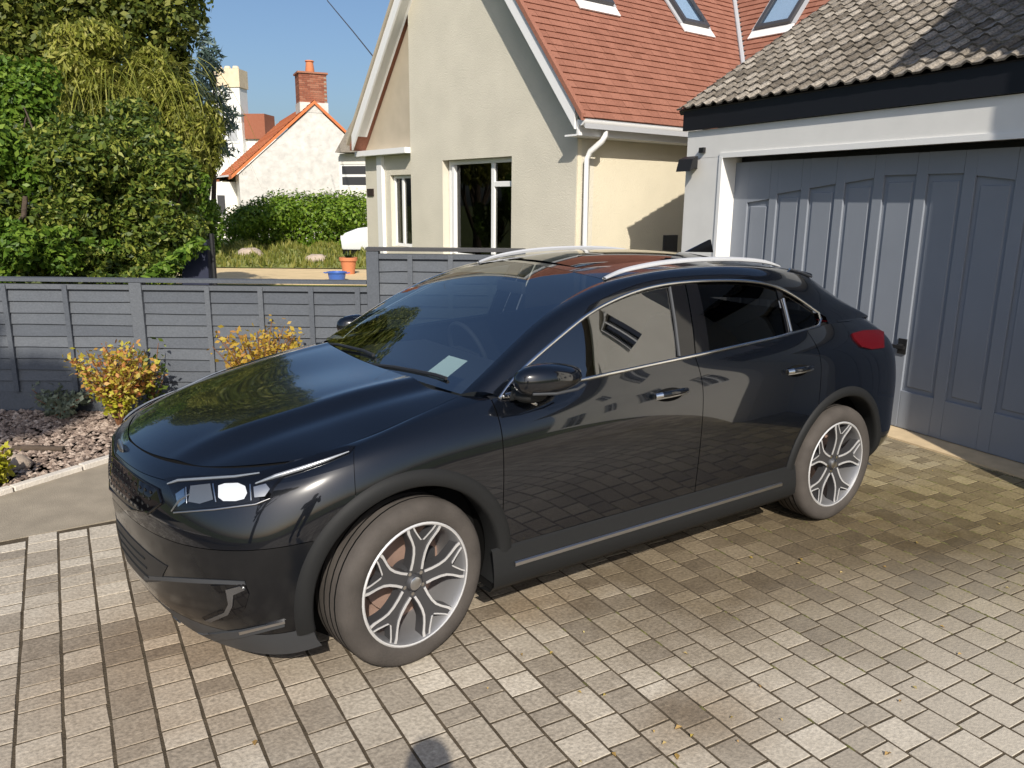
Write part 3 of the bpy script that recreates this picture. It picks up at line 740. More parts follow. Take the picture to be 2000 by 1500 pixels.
# door leaf with arched rows of recessed panels
GB().box((OL, GD - .14, 2.10), (OR_, GD - .07, 2.199)).build('recess_shade', M['black_board'], gar)  # black strip paints the deep shade of the recess above the door
door = GB().box((OL, GD - .06, .03), (OR_, GD - .022, 2.150)).build('garage_door', M['door_grey'], gar)
tops = [1.79, 1.87, 1.915, 1.955, 1.99, 1.99, 1.955, 1.915, 1.87, 1.79]
pu = [-2.10 + i * 0.378 for i in range(10)]; PW = 0.285; PZ = 0.33
edges = [OL] + sum([[a, a + PW] for a in pu], []) + [OR_]
frm = lambda lo, hi: GB().box(lo, hi).build('door_rail', M['door_grey'], door, bevel=.004)
for i in range(0, len(edges), 2):
    frm((edges[i], GD - .021, .03), (edges[i + 1], GD, 2.150))
for i, a in enumerate(pu):
    frm((a + .001, GD - .021, .03), (a + PW - .001, GD - .0005, PZ)); 
    s_ = .035 * (1 if i < 5 else -1) if i not in (4, 5) else .0
    zt_ = tops[i]
    GB().prism([(a + .001, GD - .021, zt_ - s_ * .5), (a + PW - .001, GD - .021, zt_ + s_ * .5), (a + PW - .001, GD - .021, 2.150), (a + .001, GD - .021, 2.150)],
               [(a + .001, GD - .0005, zt_ - s_ * .5), (a + PW - .001, GD - .0005, zt_ + s_ * .5), (a + PW - .001, GD - .0005, 2.150), (a + .001, GD - .0005, 2.150)]).build('door_rail', M['door_grey'], door)
    GB().prism([(a + .035, GD - .0215, PZ + .035), (a + PW - .035, GD - .0215, PZ + .035), (a + PW - .035, GD - .0215, zt_ - .05), (a + .035, GD - .0215, zt_ - .05)],
               [(a + .042, GD - .012, PZ + .042), (a + PW - .042, GD - .012, PZ + .042), (a + PW - .042, GD - .012, zt_ - .057), (a + .042, GD - .012, zt_ - .057)]).build('panel', M['door_grey'], door)
hd = GB().box((-.275, GD, .62), (-.205, GD + .012, .74)); hd.cbox((-.255, GD + .012, .66), (-.225, GD + .055, .70), .004); hd.box((-.30, GD + .05, .668), (-.18, GD + .07, .692))
hd.build('door_handle', M['plastic_black'], door)
GB().prism([(OL - .0, GD - .05, -.02), (OR_, GD - .05, -.02), (OR_, GP + .06, -.02), (OL, GP + .06, -.02)], [(OL, GD - .05, .028), (OR_, GD - .05, .028), (OR_, GP + .06, .012), (OL, GP + .06, .012)]).build('threshold', M['threshold'], gar)
# security lamp on the pier
lamp = thing('security_lamp', 'small black security floodlight on white garage pier', 'lamp', GF((-2.70, GP, 2.17)))
GB().box((-2.74, GP, 2.10), (-2.66, GP + .05, 2.20)).build('bracket', M['plastic_black'], lamp)
GB().prism([(-2.80, GP + .05, 2.12), (-2.60, GP + .05, 2.12), (-2.60, GP + .05, 2.22), (-2.80, GP + .05, 2.22)], [(-2.81, GP + .15, 2.07), (-2.59, GP + .15, 2.07), (-2.59, GP + .12, 2.19), (-2.81, GP + .12, 2.19)]).build('lamp_body', M['plastic_black'], lamp)
GB().box((-2.62, GP, 2.25), (-2.55, GP + .03, 2.30)).build('sensor', M['plastic_black'], lamp)

# ================================================================== NEIGHBOURING WING (its shade falls on the garage, the car's side mirrors it)
NF = frame((-.90, 2.43, 0), 115)
def NB(): return MB(NF)
nb = thing('neighbouring_house', 'tall white house wing standing right of the garage', 'house', NF((4, -2, 0)))
n0, n1, nv, nh = 0.0, 11.0, 0.0, 4.9
nw = [(.35, .95, 1.15, 1.95), (2.0, 3.2, 1.0, 2.1), (4.6, 5.6, 0.95, 2.1), (1.1, 2.0, 3.1, 4.1), (4.4, 5.4, 3.1, 4.1), (7.4, 9.4, 0.1, 2.1)]
cuts = sorted(set([n0, n1] + [w[0] for w in nw] + [w[1] for w in nw]))
FT = [(0.0, -.12), (11.0, -.12), (11.0, -6.5), (5.6, -7.0), (3.75, -5.6)]
NB().prism([(a, b, 0) for a, b in FT], [(a, b, nh) for a, b in FT]).build('wall', M['whitewall'], nb)
for i in range(len(cuts) - 1):
    a, b = cuts[i], cuts[i + 1]; z = 0
    for w in sorted([w for w in nw if w[0] <= a + 1e-6 and w[1] >= b - 1e-6], key=lambda w: w[2]):
        NB().box((a, nv - .118, z), (b, nv, w[2])).build('wall', M['whitewall'], nb); z = w[3]
    NB().box((a, nv - .118, z), (b, nv, nh)).build('wall', M['whitewall'], nb)
for a, b, c, e in nw: window(a + .004, b - .004, c + .004, e - .004, nv - .04, [(a + b) / 2], [], nb, MBf=NB, glass='privacy')
NB().prism([(-.15, .3, nh), (11.2, .3, nh), (11.2, -6.6, nh + .1), (5.5, -7.1, nh + .1), (3.5, -5.7, nh + .1)], [(.8, -1.6, nh + 1.6), (10, -1.6, nh + 1.6), (10, -5.2, nh + 1.6), (6, -5.6, nh + 1.6), (4.2, -4.6, nh + 1.6)]).build('roof', M['brown_tile'], nb)

# ================================================================== GARDEN BEYOND THE FENCE
def AT(px, py, dep): return Vector([float(x) for x in at(px, py, dep)])
def GA_(px, dep, z=0.0):
    p = ground_at(px, dep); return Vector((float(p[0]), float(p[1]), z))
# sandy path and lawn bank
mb = MB(); q = [GA_(330, 17.2), GA_(790, 17.2), GA_(790, 20.6), GA_(330, 20.6)]
mb.prism([(p.x, p.y, -.055) for p in q], [(p.x, p.y, 0.0) for p in q]); struct('sandy_path', mb, M['sand'])
mb = MB(); nx, ny = 60, 24; P = np.zeros((nx, ny, 3))
for i in range(nx):
    for j in range(ny):
        dep = 20.6 + 10 * j / (ny - 1); p = GA_(300 + 520 * i / (nx - 1), dep)
        h = 0.02 + 0.32 * min(1, j / 6) * (0.8 + 0.3 * math.sin(i * .7) + 0.2 * math.sin(i * 1.7 + j))
        P[i, j] = (p.x, p.y, h if 0 < i < nx - 1 else -.05)
M['grass_soil'] = simple('grass_soil', (0.20, 0.22, 0.06), 0.95, noise=0.4, nscale=2.0)
mb.grid(P); struct('lawn_bank', mb, M['grass_soil'])
gm = MB()
for k in range(5200):
    i, j = random.uniform(0, nx - 1.01), random.uniform(0, 12); a = P[int(i), int(j)]; p = a + (P[int(i) + 1, int(j)] - a) * (i % 1) + (P[int(i), int(j) + 1] - a) * (j % 1)
    w, h, an = random.uniform(.02, .05), random.uniform(.06, .22), random.uniform(0, 6.28)
    lx, ly = random.gauss(0, .06), random.gauss(0, .06)
    gm.add([(p[0] - w * math.cos(an), p[1] - w * math.sin(an), p[2]), (p[0] + w * math.cos(an), p[1] + w * math.sin(an), p[2]), (p[0] + lx, p[1] + ly, p[2] + h)], [(0, 1, 2)])
M['grass'] = leaf_mat('grass_blade', [(0.10, 0.13, 0.02), (0.20, 0.21, 0.04), (0.30, 0.28, 0.07)], .3)
gm.build('grass', M['grass'], None, fix=False, kind='stuff', label='rough yellowish grass on the bank before the hedge')
for (x, y, dep, r, lab) in ((487, 492, 22.5, .34, 'flat pale boulder on the grass bank left of centre'), (618, 503, 21.6, .26, 'rounded pale boulder near the right end of the sandy path'), (482, 515, 21.2, .12, 'small pale stone below the flat boulder')):
    p = AT(x, y, dep); MB().ball((p.x, p.y, p.z - r * .2), (r * 1.25, r, r * .55), 12, 7, .14).build('boulder', M['stone'], None, smooth=60, label=lab, cat='boulder', group='boulders on the bank')
# blue tub, terracotta pot
p = GA_(652, 17.6); tb = thing('tub', 'blue plastic tub just behind the low fence near tall post', 'tub', p)
MB().lathe([(.0, .02), (.17, .02), (.20, .17), (.225, .18), (.225, .20), (.19, .20), (.16, .05), (0, .05)], p, 'z', 20).build('bowl', M['blue_tub'], tb, smooth=50)
for s in (-1, 1): MB().tube([(p.x + s * .22 * _r[0] - .05 * _r[1], p.y + s * .22 * _r[1] + .05 * _r[0], p.z + .17), (p.x + s * .29 * _r[0], p.y + s * .29 * _r[1], p.z + .18), (p.x + s * .22 * _r[0] + .05 * _r[1], p.y + s * .22 * _r[1] - .05 * _r[0], p.z + .17)], .012, 6).build('handle', M['blue_tub'], tb)
p = GA_(676, 19.3); tp = thing('flower_pot', 'terracotta flower pot beside the blue tub', 'flower pot', p)
MB().lathe([(0, .02), (.14, .0), (.19, .32), (.22, .32), (.22, .40), (.18, .40), (.17, .34), (0, .34)], p, 'z', 18).build('pot', M['terracotta'], tp, smooth=50)
mb = MB()
for k in range(60):
    a, e = random.uniform(0, 6.28), random.uniform(.2, 1.2); L_ = random.uniform(.1, .28); d_ = Vector((math.cos(a) * math.cos(e), math.sin(a) * math.cos(e), math.sin(e)))
    s_ = d_.cross(Vector((0, 0, 1))).normalized() * .025; b_ = p + Vector((0, 0, .34)); mb.add([b_ + d_ * .04 - s_, b_ + d_ * .04 + s_, b_ + d_ * L_], [(0, 1, 2)])
M['dark_leaf'] = leaf_mat('dark_leaf', [(0.012, 0.025, 0.008), (0.03, 0.06, 0.015), (0.05, 0.085, 0.02)], .25)
mb.build('foliage', M['dark_leaf'], tp, fix=False)
# navy folded parasol against the shrubs
pp = GA_(388, 8.2); par = thing('garden_tent', 'dark navy pointed garden awning beside the big shrub', 'awning', pp)
ap = AT(404, 468, 8.2); bl = AT(335, 548, 8.2); br_ = AT(404, 560, 8.2); bk = Vector(-fh) * -1.0
mb = MB(); apb, blb, brb = ap + bk * .6, bl + bk * .6, br_ + bk * .6
A_ = [ap, AT(380, 490, 8.18), AT(356, 522, 8.16), Vector((bl.x, bl.y, -.02)), Vector((br_.x, br_.y, -.02))]
mb.prism(A_, [a + Vector((fh[0] * .12, fh[1] * .12, 0)) for a in A_]); mb.build('canvas', M['navy'], par, bevel=.008)
MB().tube([Vector((ap.x, ap.y, 0)) + Vector((_r[0] * .05, _r[1] * .05, 0)), ap + Vector((_r[0] * .05, _r[1] * .05, .06))], .025, 8).build('pole', M['plastic_black'], par)

# white cottage with orange pantile roof
cot_d = 33.0; right2 = np.array([fd[0], fd[1]])
cA = GA_(470, cot_d)                                        # near left corner of the gable
ang_c = math.degrees(math.atan2(fd[1], fd[0])) + 24          # gable wall direction (to the right, slightly towards the house)
CF = frame((cA.x, cA.y, 0), ang_c)
def CB(): return MB(CF)
cot = thing('cottage', 'white cottage with orange tiled roof and brick chimney beyond the hedge', 'cottage', CF((3, -3, 0)))
ce, cw_ = 2.75, 6.3; cp_ = 5.55
def cz(u_): return ce + (cp_ - ce) * (1 - abs(u_ - cw_ / 2) / (cw_ / 2))
CB().prism([(0, 0, 0), (cw_, 0, 0), (cw_, 0, ce), (cw_ / 2, 0, cp_), (0, 0, ce)], [(0, -.4, 0), (cw_, -.4, 0), (cw_, -.4, ce), (cw_ / 2, -.4, cp_), (0, -.4, ce)]).build('gable_wall', M['rough_white'], cot)
CB().box((0, -9, 0), (.4, -.403, ce)).build('side_wall', M['whitewall'], cot)
CB().box((.4, -9, 0), (cw_, -8.6, ce)).build('back_wall', M['whitewall'], cot)
slp = math.hypot(cw_ / 2 + .2, (cp_ - ce) * (1 + .4 / cw_))
for sgn in (1, -1):
    uu = lambda x: cw_ / 2 - sgn * (cw_ / 2 - x)
    rf = CB().prism([(uu(-.30), .10, cz(0) - .2), (uu(cw_ / 2), .10, cp_ + .06), (uu(cw_ / 2), -9.2, cp_ + .06), (uu(-.30), -9.2, cz(0) - .2)], [(uu(-.30), .10, cz(0) - .06), (uu(cw_ / 2), .10, cp_ + .2), (uu(cw_ / 2), -9.2, cp_ + .2), (uu(-.30), -9.2, cz(0) - .06)]).build('roof', M['orange_tile'], cot)
    if sgn > 0:
        mb = CB(); tn = 22
        for k in range(tn):
            f0, f1 = k / tn, (k + 1.15) / tn; zz = lambda f: cz(0) - .06 + (cp_ + .26 - cz(0)) * f
            xx = lambda f: -.30 + (cw_ / 2 + .30) * f
            mb.add([(xx(f0), .10, zz(f0) + .05), (xx(f0), -9.2, zz(f0) + .05), (xx(f1), -9.2, zz(f1) + .01), (xx(f1), .10, zz(f1) + .01), (xx(f0), .10, zz(f0)), (xx(f0), -9.2, zz(f0))], [(0, 1, 2, 3), (0, 4, 5, 1)])
        mb.build('tile_courses', M['orange_tile'], rf, fix=False)
chp = CB(); cc = cw_ / 2
ch_ = CB().box((cc - .58, -1.1, cp_ - .28), (cc + .58, .012, cp_ + .12)).build('chimney_base', M['rough_white'], cot)
chb = CB().box((cc - .55, -1.0, cp_ + .12), (cc + .55, -.05, cp_ + 1.25)).build('chimney', M['mortar'], cot)
for r_ in range(14):
    z0 = cp_ + .125 + r_ * .080
    for sd in range(5):
        off = (r_ % 2) * .11; a = cc - .56 + sd * .225 + off - .11; a0, a1 = max(a, cc - .57), min(a + .215, cc + .57)
        if a1 - a0 > .04: CB().box((a0, -.06, z0), (a1, -.035, z0 + .072)).build('brick', M['brick'], chb)
    for side in (-1, 1):
        x0 = cc + side * .545
        CB().box((min(x0, x0 + side * .02), -1.0, z0), (max(x0, x0 + side * .02), -.07, z0 + .072)).build('brick', M['brick'], chb)
CB().box((cc - .62, -1.07, cp_ + 1.252), (cc + .62, .02, cp_ + 1.32)).build('chimney_cap', M['brick'], cot)
CB().lathe([(.17, cp_ + 1.32), (.19, cp_ + 1.4), (.15, cp_ + 1.75), (.19, cp_ + 1.78), (.17, cp_ + 1.82), (.0, cp_ + 1.82)], (cc - .02, -.5, 0), 'z', 14).build('chimney_pot', M['terracotta'], cot, smooth=50)
# lower extension in the cottage's shade with small windows
CB().box((-2.3, -6.5, 0), (-.003, -1.4, 2.45)).build('extension', M['whitewall'], cot)
CB().prism([(-2.5, -1.2, 2.40), (-.01, -1.2, 2.70), (-.01, -6.6, 2.70), (-2.5, -6.6, 2.40)], [(-2.5, -1.2, 2.47), (-.01, -1.2, 2.77), (-.01, -6.6, 2.77), (-2.5, -6.6, 2.47)]).build('extension_roof', M['lead'], cot)
for a in (-2.0, -1.45, -.85):
    w = CB().box((a, -1.405, 1.05), (a + .40, -1.37, 1.95)).build('window', M['upvc'], cot)
    CB().box((a + .05, -1.38, 1.10), (a + .35, -1.362, 1.90)).build('pane', M['frame_dark'], w)
# house further left behind with two chimneys
fA = GA_(404, 58.0); ZF = frame((fA.x, fA.y, 0), ang_c - 30)
def ZB(): return MB(ZF)
fr_ = thing('far_house', 'white far house with cream chimney stack left of the cottage', 'house', ZF((2, -3, 0)))
ZB().prism([(-3, 0, 0), (3.0, 0, 0), (3.0, 0, 7.6), (.2, 0, 8.4 - 2.0), (-3, 0, 5.0)], [(-3, -6, 0), (3.0, -6, 0), (3.0, -6, 7.6), (.2, -6, 6.4), (-3, -6, 5.0)]).build('wall', M['white'], fr_)
ZB().box((1.0, -1.2, 7.0), (3.0, .04, 9.3)).build('chimney', M['white'], fr_)
ZB().box((.92, -1.28, 9.3), (3.08, .12, 10.5)).build('chimney_top', M['buff'], fr_)
for k in range(3): ZB().lathe([(.2, 10.5), (.24, 10.6), (.18, 10.75), (0, 10.75)], (1.4 + .6 * k, -.5, 0), 'z', 10).build('chimney_pot', M['buff'], fr_)
w = ZB().box((1.85, -.01, 5.6), (2.75, .05, 6.7)).build('window', M['upvc'], fr_); ZB().box((1.95, .04, 5.7), (2.65, .06, 6.6)).build('pane', M['lead'], w)
ZB().box((3.0, -2.2, 5.9), (4.5, -.4, 7.6)).build('brick_stack', M['brick'], fr_)
ZB().box((3.0, -6, 0), (6.0, -.6, 5.9)).build('wall', M['white'], fr_)
# side of another house between the cottage and the bungalow
rA = GA_(664, 28.0); RF = frame((rA.x, rA.y, 0), ang_c - 45)
def RB(): return MB(RF)
rh = thing('rear_house', 'white house side with brown roof glimpsed left of the bungalow', 'house', RF((2, -2, 0)))
RB().box((0, -5, 0), (5, -.06, 3.3)).build('wall', M['whitewall'], rh)
for a, b, c, e in ((0, .06, 0, 3.3), (.06, 5, 0, 2.20), (.06, 5, 2.95, 3.3)): RB().box((a, -.058, c), (b, 0, e)).build('wall', M['whitewall'], rh)
ww = RB().box((.06, -.05, 2.20), (4.9, -.02, 2.95)).build('window', M['upvc'], rh)
for z in (2.26, 2.62): RB().box((.12, -.022, z), (4.8, -.012, z + .27)).build('pane', M['frame_dark'], ww)
RB().prism([(.1, .35, 3.32), (.95, .35, 4.5), (5, .35, 4.5), (5, .35, 3.32)], [(.1, -5.3, 3.32), (.95, -5.3, 4.5), (5, -5.3, 4.5), (5, -5.3, 3.32)]).build('roof', M['brown_tile'], rh)
# white car parked behind the bungalow's corner
wp = GA_(672, 23.0); wa = math.degrees(math.atan2(fd[1], fd[0])); WF = frame((wp.x, wp.y, 0), wa)
def WB(): return MB(WF)
wc = thing('white_car', 'white parked car with only its bonnet showing beside the bungalow', 'car', WF((2, -.9, 0)))
prof = [(-.12, .35), (-.15, .62), (-.05, .82), (.35, .97), (1.05, 1.06), (1.75, 1.50), (3.3, 1.52), (4.1, 1.10), (4.25, .9), (4.2, .35)]
WB().prism([(a, 0, b) for a, b in prof], [(a, -1.75, b) for a, b in prof]).build('body', M['white_car'], wc, bevel=.05, smooth=40)
WB().prism([(1.25, .012, 1.08), (1.8, .012, 1.45), (3.25, .012, 1.46), (3.85, .012, 1.1)], [(1.25, -.01, 1.08), (1.8, -.01, 1.45), (3.25, -.01, 1.46), (3.85, -.01, 1.1)]).build('window', M['frame_dark'], wc)
for a in (.72, 3.3):
    for b in (.0, -1.56): WB().lathe([(0, -.02), (.20, -.02), (.31, .0), (.315, -.1), (.31, -.19), (0, -.19)], (a, b, .315), 'y', 20).build('wheel', M['rubber'], wc, smooth=40)
WB().box((-.16, -.5, .62), (-.08, -.1, .75)).build('headlight', M['lamp_white'], wc)
WB().box((-.1, -1.7, .22), (4.15, -.04, .40)).build('underside', M['shadow_black'], wc)
# overhead cable
cb = thing('overhead_cable', 'thin overhead cable crossing the blue sky to the bungalow', 'cable', HF((MID, 0, 5)))
MB().tube([AT(560, -160, 25), AT(640, 2, 20.5), AT(690, 62, 17.5), AT(735, 118, 14.5), Vector(HF((MID - 1.0, -.6, rz(MID - 1.0) + .2)))], .012, 6).build('wire', M['cable'], cb)

# ================================================================== FOLIAGE
def leaves(blobs, n, size, aspect=1.9, droop=0.0, up=0.3, shell=0.55, tri=False, curl=0.0, align=0.8):
    """leaf faces spread through ellipsoid clumps: returns (V, F)"""
    w = np.array([b[3] * b[4] * b[5] for b in blobs], float) ** 0.67; w /= w.sum()
    idx = rng.choice(len(blobs), n, p=w); B = np.array(blobs, float)[idx]
    d = rng.normal(size=(n, 3)); d /= np.linalg.norm(d, axis=1)[:, None]
    rad = shell + (1 - shell) * rng.random(n) ** 0.5
    rad *= 1 + rng.normal(0, .07, n)
    C = B[:, :3] + d * B[:, 3:6] * rad[:, None]
    N = d * align + rng.normal(size=(n, 3)) * 0.65 + np.array([0, 0, up]); N /= np.linalg.norm(N, axis=1)[:, None]
    T = rng.normal(size=(n, 3)) + np.array([0, 0, -droop]); T -= N * np.sum(T * N, 1)[:, None]; T /= np.linalg.norm(T, axis=1)[:, None]
    S = np.cross(N, T); sz = size * (0.55 + 0.9 * rng.random(n))[:, None]
    a = T * sz; b = S * sz / aspect
    if tri:
        V = np.stack([C - a * .6 - b * .5, C - a * .6 + b * .5, C + a], 1); F = np.arange(3 * n).reshape(n, 3)
    else:
        V = np.stack([C - a, C - b + a * .1 + N * sz * curl, C + a, C + b + a * .1 + N * sz * curl], 1); F = np.arange(4 * n).reshape(n, 4)
    return V.reshape(-1, 3), F
def np_mesh(name, V, F, mat, parent=None, **tags):
    me = bpy.data.meshes.new(name); k = F.shape[1]
    me.vertices.add(len(V)); me.vertices.foreach_set('co', V.astype(np.float32).ravel())
    me.loops.add(F.size); me.loops.foreach_set('vertex_index', F.astype(np.int32).ravel())
    me.polygons.add(len(F)); me.polygons.foreach_set('loop_start', np.arange(0, F.size, k, dtype=np.int32))
    me.update(calc_edges=True); me.materials.append(mat)
    return place(bpy.data.objects.new(name, me), parent, None, **tags)
def limb(mb, a, b, r0, r1, bend=.15, n=6):
    a, b = Vector(a), Vector(b); o = Vector((random.uniform(-1, 1), random.uniform(-1, 1), random.uniform(-.3, .3))) * bend * (b - a).length
    pts = [a.lerp(b, i / n) + o * math.sin(math.pi * i / n) for i in range(n + 1)]
    mb.tube(pts, [r0 + (r1 - r0) * i / n for i in range(n + 1)], 7)
def clumps(cx, cy, cz_, rx, ry, rz_, n, s0, s1):
    out = []
    for i in range(n):
        d = rng.normal(size=3); d /= np.linalg.norm(d); k = rng.random() ** .4 * .85
        s = rng.uniform(s0, s1)
        out.append((cx + d[0] * rx * k, cy + d[1] * ry * k, cz_ + d[2] * rz_ * k, rx * s, ry * s, rz_ * s))
    return out
def tree(name, label, cat, base, top_r, bl, n, size, mat, group=None, trunk_r=.12, **kw):
    """bl: clump list in world space"""
    t = thing(name, label, cat, base, group)
    mb = MB(); c = np.mean([b[:3] for b in bl], axis=0); zt_ = min(c[2], max(b[2] for b in bl))
    limb(mb, (base[0], base[1], -.1), (c[0], c[1], zt_), trunk_r, trunk_r * .45, .05)
    for b in bl[:: max(1, len(bl) // 14)]:
        if b[3] < .15: continue
        s = Vector((base[0], base[1], 0)).lerp(Vector((c[0], c[1], zt_)), random.uniform(.3, .9)); limb(mb, s, b[:3], trunk_r * .4, trunk_r * .1, .12)
    mb.build('trunk', M['bark'], t, smooth=60)
    V, F = leaves(bl, n, size, **kw)
    np_mesh('crown', V, F, mat, t)
    return t
M['laurel'] = leaf_mat('laurel_leaf', [(0.022, 0.046, 0.008), (0.065, 0.105, 0.014), (0.13, 0.175, 0.024), (0.30, 0.32, 0.06)], .25)
M['bright'] = leaf_mat('bright_leaf', [(0.05, 0.11, 0.012), (0.11, 0.20, 0.02), (0.22, 0.32, 0.04)], .35)
M['olive'] = leaf_mat('olive_leaf', [(0.10, 0.125, 0.02), (0.20, 0.22, 0.03), (0.31, 0.32, 0.055), (0.42, 0.40, 0.11)], .35)
M['dark_tree'] = leaf_mat('dark_tree_leaf', [(0.05, 0.078, 0.013), (0.125, 0.155, 0.024), (0.25, 0.255, 0.05)], .3)
M['blue_fir'] = leaf_mat('blue_needle', [(0.05, 0.09, 0.07), (0.10, 0.15, 0.13), (0.17, 0.23, 0.21)], .2)
M['hedge'] = leaf_mat('hedge_leaf', [(0.07, 0.14, 0.012), (0.14, 0.24, 0.018), (0.22, 0.31, 0.03)], .3)
def blob_at(px, py, dep, rx, rz_): p = at(px, py, dep); return (p[0], p[1], p[2], rx, rx, rz_)
def cl_at(px, py, dep, rx, rz_, n, s0=.3, s1=.5):
    p = at(px, py, dep); return clumps(p[0], p[1], p[2], rx, rx * .8, rz_, n, s0, s1)

# tall dark tree behind everything
b = cl_at(165, -10, 17.5, 2.2, 2.6, 30) + cl_at(250, -90, 17.5, 1.4, 2.2, 16) + cl_at(60, -150, 17.5, 2.6, 2.5, 22) + cl_at(20, 170, 16.5, 1.3, 1.6, 18) + cl_at(-60, 60, 16.5, 1.6, 1.6, 12) + cl_at(345, 100, 18, .40, 1.5, 10, .3, .5)
tree('tall_tree', 'tall dark green tree whose crown fills the top left corner', 'tree', GA_(190, 17.5), 3, b, 70000, .075, M['dark_tree'], trunk_r=.25)
# drooping olive-yellow tree
b = cl_at(225, 150, 13.2, 1.15, .80, 30, .16, .34) + cl_at(365, 260, 13.0, .45, .75, 14, .2, .4) + cl_at(330, 260, 13.0, .7, .9, 12, .3, .5) + cl_at(130, 240, 13.2, .7, .8, 10, .3, .5)
tw = tree('weeping_tree', 'olive yellow weeping tree with drooping fronds among dark shrubs', 'tree', GA_(250, 13.2), 2, b, 40000, .065, M['olive'], trunk_r=.12, aspect=3.4, droop=1.5, up=.3)
# arching fronds on it
mb = MB()
for k in range(420):
    c = at(235 + max(-150, min(130, random.gauss(0, 85))), 120 + random.uniform(-10, 60), 13.0 + random.uniform(-.8, .6)); a = random.uniform(0, 6.28); L_ = random.uniform(.7, 1.6)
    hx, hy = math.cos(a), math.sin(a); pr = None; w = random.uniform(.005, .012)
    for q in range(7):
        t = q / 6; p = Vector((c[0] + hx * L_ * .75 * t, c[1] + hy * L_ * .75 * t, c[2] + .25 * t - 1.1 * L_ * t * t)); s_ = Vector((-hy, hx, .3)).normalized() * w * (1 - t * .7)
        if pr: mb.add([pr[0], pr[1], p + s_, p - s_], [(0, 1, 2, 3)])
        pr = (p - s_, p + s_)
mb.build('fronds', M['olive'], tw, fix=False)
# big laurel-like shrub right behind the fence
b = cl_at(80, 400, 9.4, 1.25, .95, 22, .2, .36) + cl_at(255, 400, 9.8, 1.0, .95, 26, .18, .34) + cl_at(180, 300, 10.2, 1.1, .7, 20, .18, .36) + cl_at(345, 350, 10.6, .42, .5, 10, .2, .4) + cl_at(340, 470, 9.5, .42, .45, 9) + cl_at(285, 520, 9.3, .6, .35, 14, .25, .4) + cl_at(150, 520, 9.3, .7, .35, 14, .25, .4) + cl_at(365, 520, 9.9, .3, .35, 8, .3, .5)
tree('broadleaf_shrub', 'large dark broadleaf shrub rising behind the low fence', 'shrub', GA_(180, 9.6), 2, b, 62000, .040, M['laurel'], trunk_r=.09, aspect=2.2, up=.35, shell=.35, align=.55)
b = cl_at(25, 480, 8.6, .65, .5, 14, .2, .4) + [blob_at(x_, y_, 8.0, .11, .07) for x_, y_ in ((300, 538), (322, 524), (345, 508), (366, 494), (385, 478))] + cl_at(120, 450, 8.6, .22, .12, 4) + cl_at(190, 478, 8.7, .2, .1, 3) + cl_at(-40, 360, 9.2, .8, .8, 14) + cl_at(40, 230, 10.4, .6, .7, 10)
tree('light_shrub', 'bright green shrub at the left edge behind the fence', 'shrub', GA_(0, 8.9), 2, b, 22000, .040, M['bright'], trunk_r=.06, up=.5, shell=.4)
b = cl_at(398, 440, 12.5, .28, .45, 8, .4, .6) + cl_at(370, 400, 12.0, .4, .5, 8)
tree('olive_bush', 'small olive green bush at the right edge of the shrubbery', 'bush', GA_(392, 12.4), 2, b, 6000, .035, M['bright'], trunk_r=.04)
b = [blob_at(402 + random.uniform(-18, 18) * (0.4 + i / 9), 70 + i * 22, 24, .22 + .07 * i, .30) for i in range(11)]
tree('blue_conifer', 'slender blue green conifer beside the dark tree against the sky', 'tree', GA_(402, 24), 2, b, 2600, .14, M['blue_fir'], trunk_r=.1, aspect=5, up=.2)
# hedge before the cottage
hb = []
for i in range(26):
    px = 455 + i * 10.5; topy = 400 if px < 520 else 383; topy = 430 - (px - 455) * .9 if px < 495 else topy
    dep = 26.0; zt_ = at(px, topy, dep)[2]; p = ground_at(px, dep)
    hb.append((p[0], p[1], zt_ * .5 + .1, .62, .62, zt_ * .5 + .05))
    hb.append((p[0] + rng.normal(0, .3) - fh[0] * .4, p[1] + rng.normal(0, .3) - fh[1] * .4, zt_ * .72, .5, .5, zt_ * .28))
t = thing('hedge', 'thick bright green hedge in front of the white cottage', 'hedge', GA_(585, 26.0))
V, F = leaves(hb, 26000, .055, up=.5, shell=.75, align=1.5); np_mesh('foliage', V, F, M['hedge'], t)
mb = MB()
for q in hb[::4]: limb(mb, (q[0], q[1], -.05), (q[0] + .1, q[1], q[2] + .3), .04, .02)
mb.build('stems', M['bark'], t)
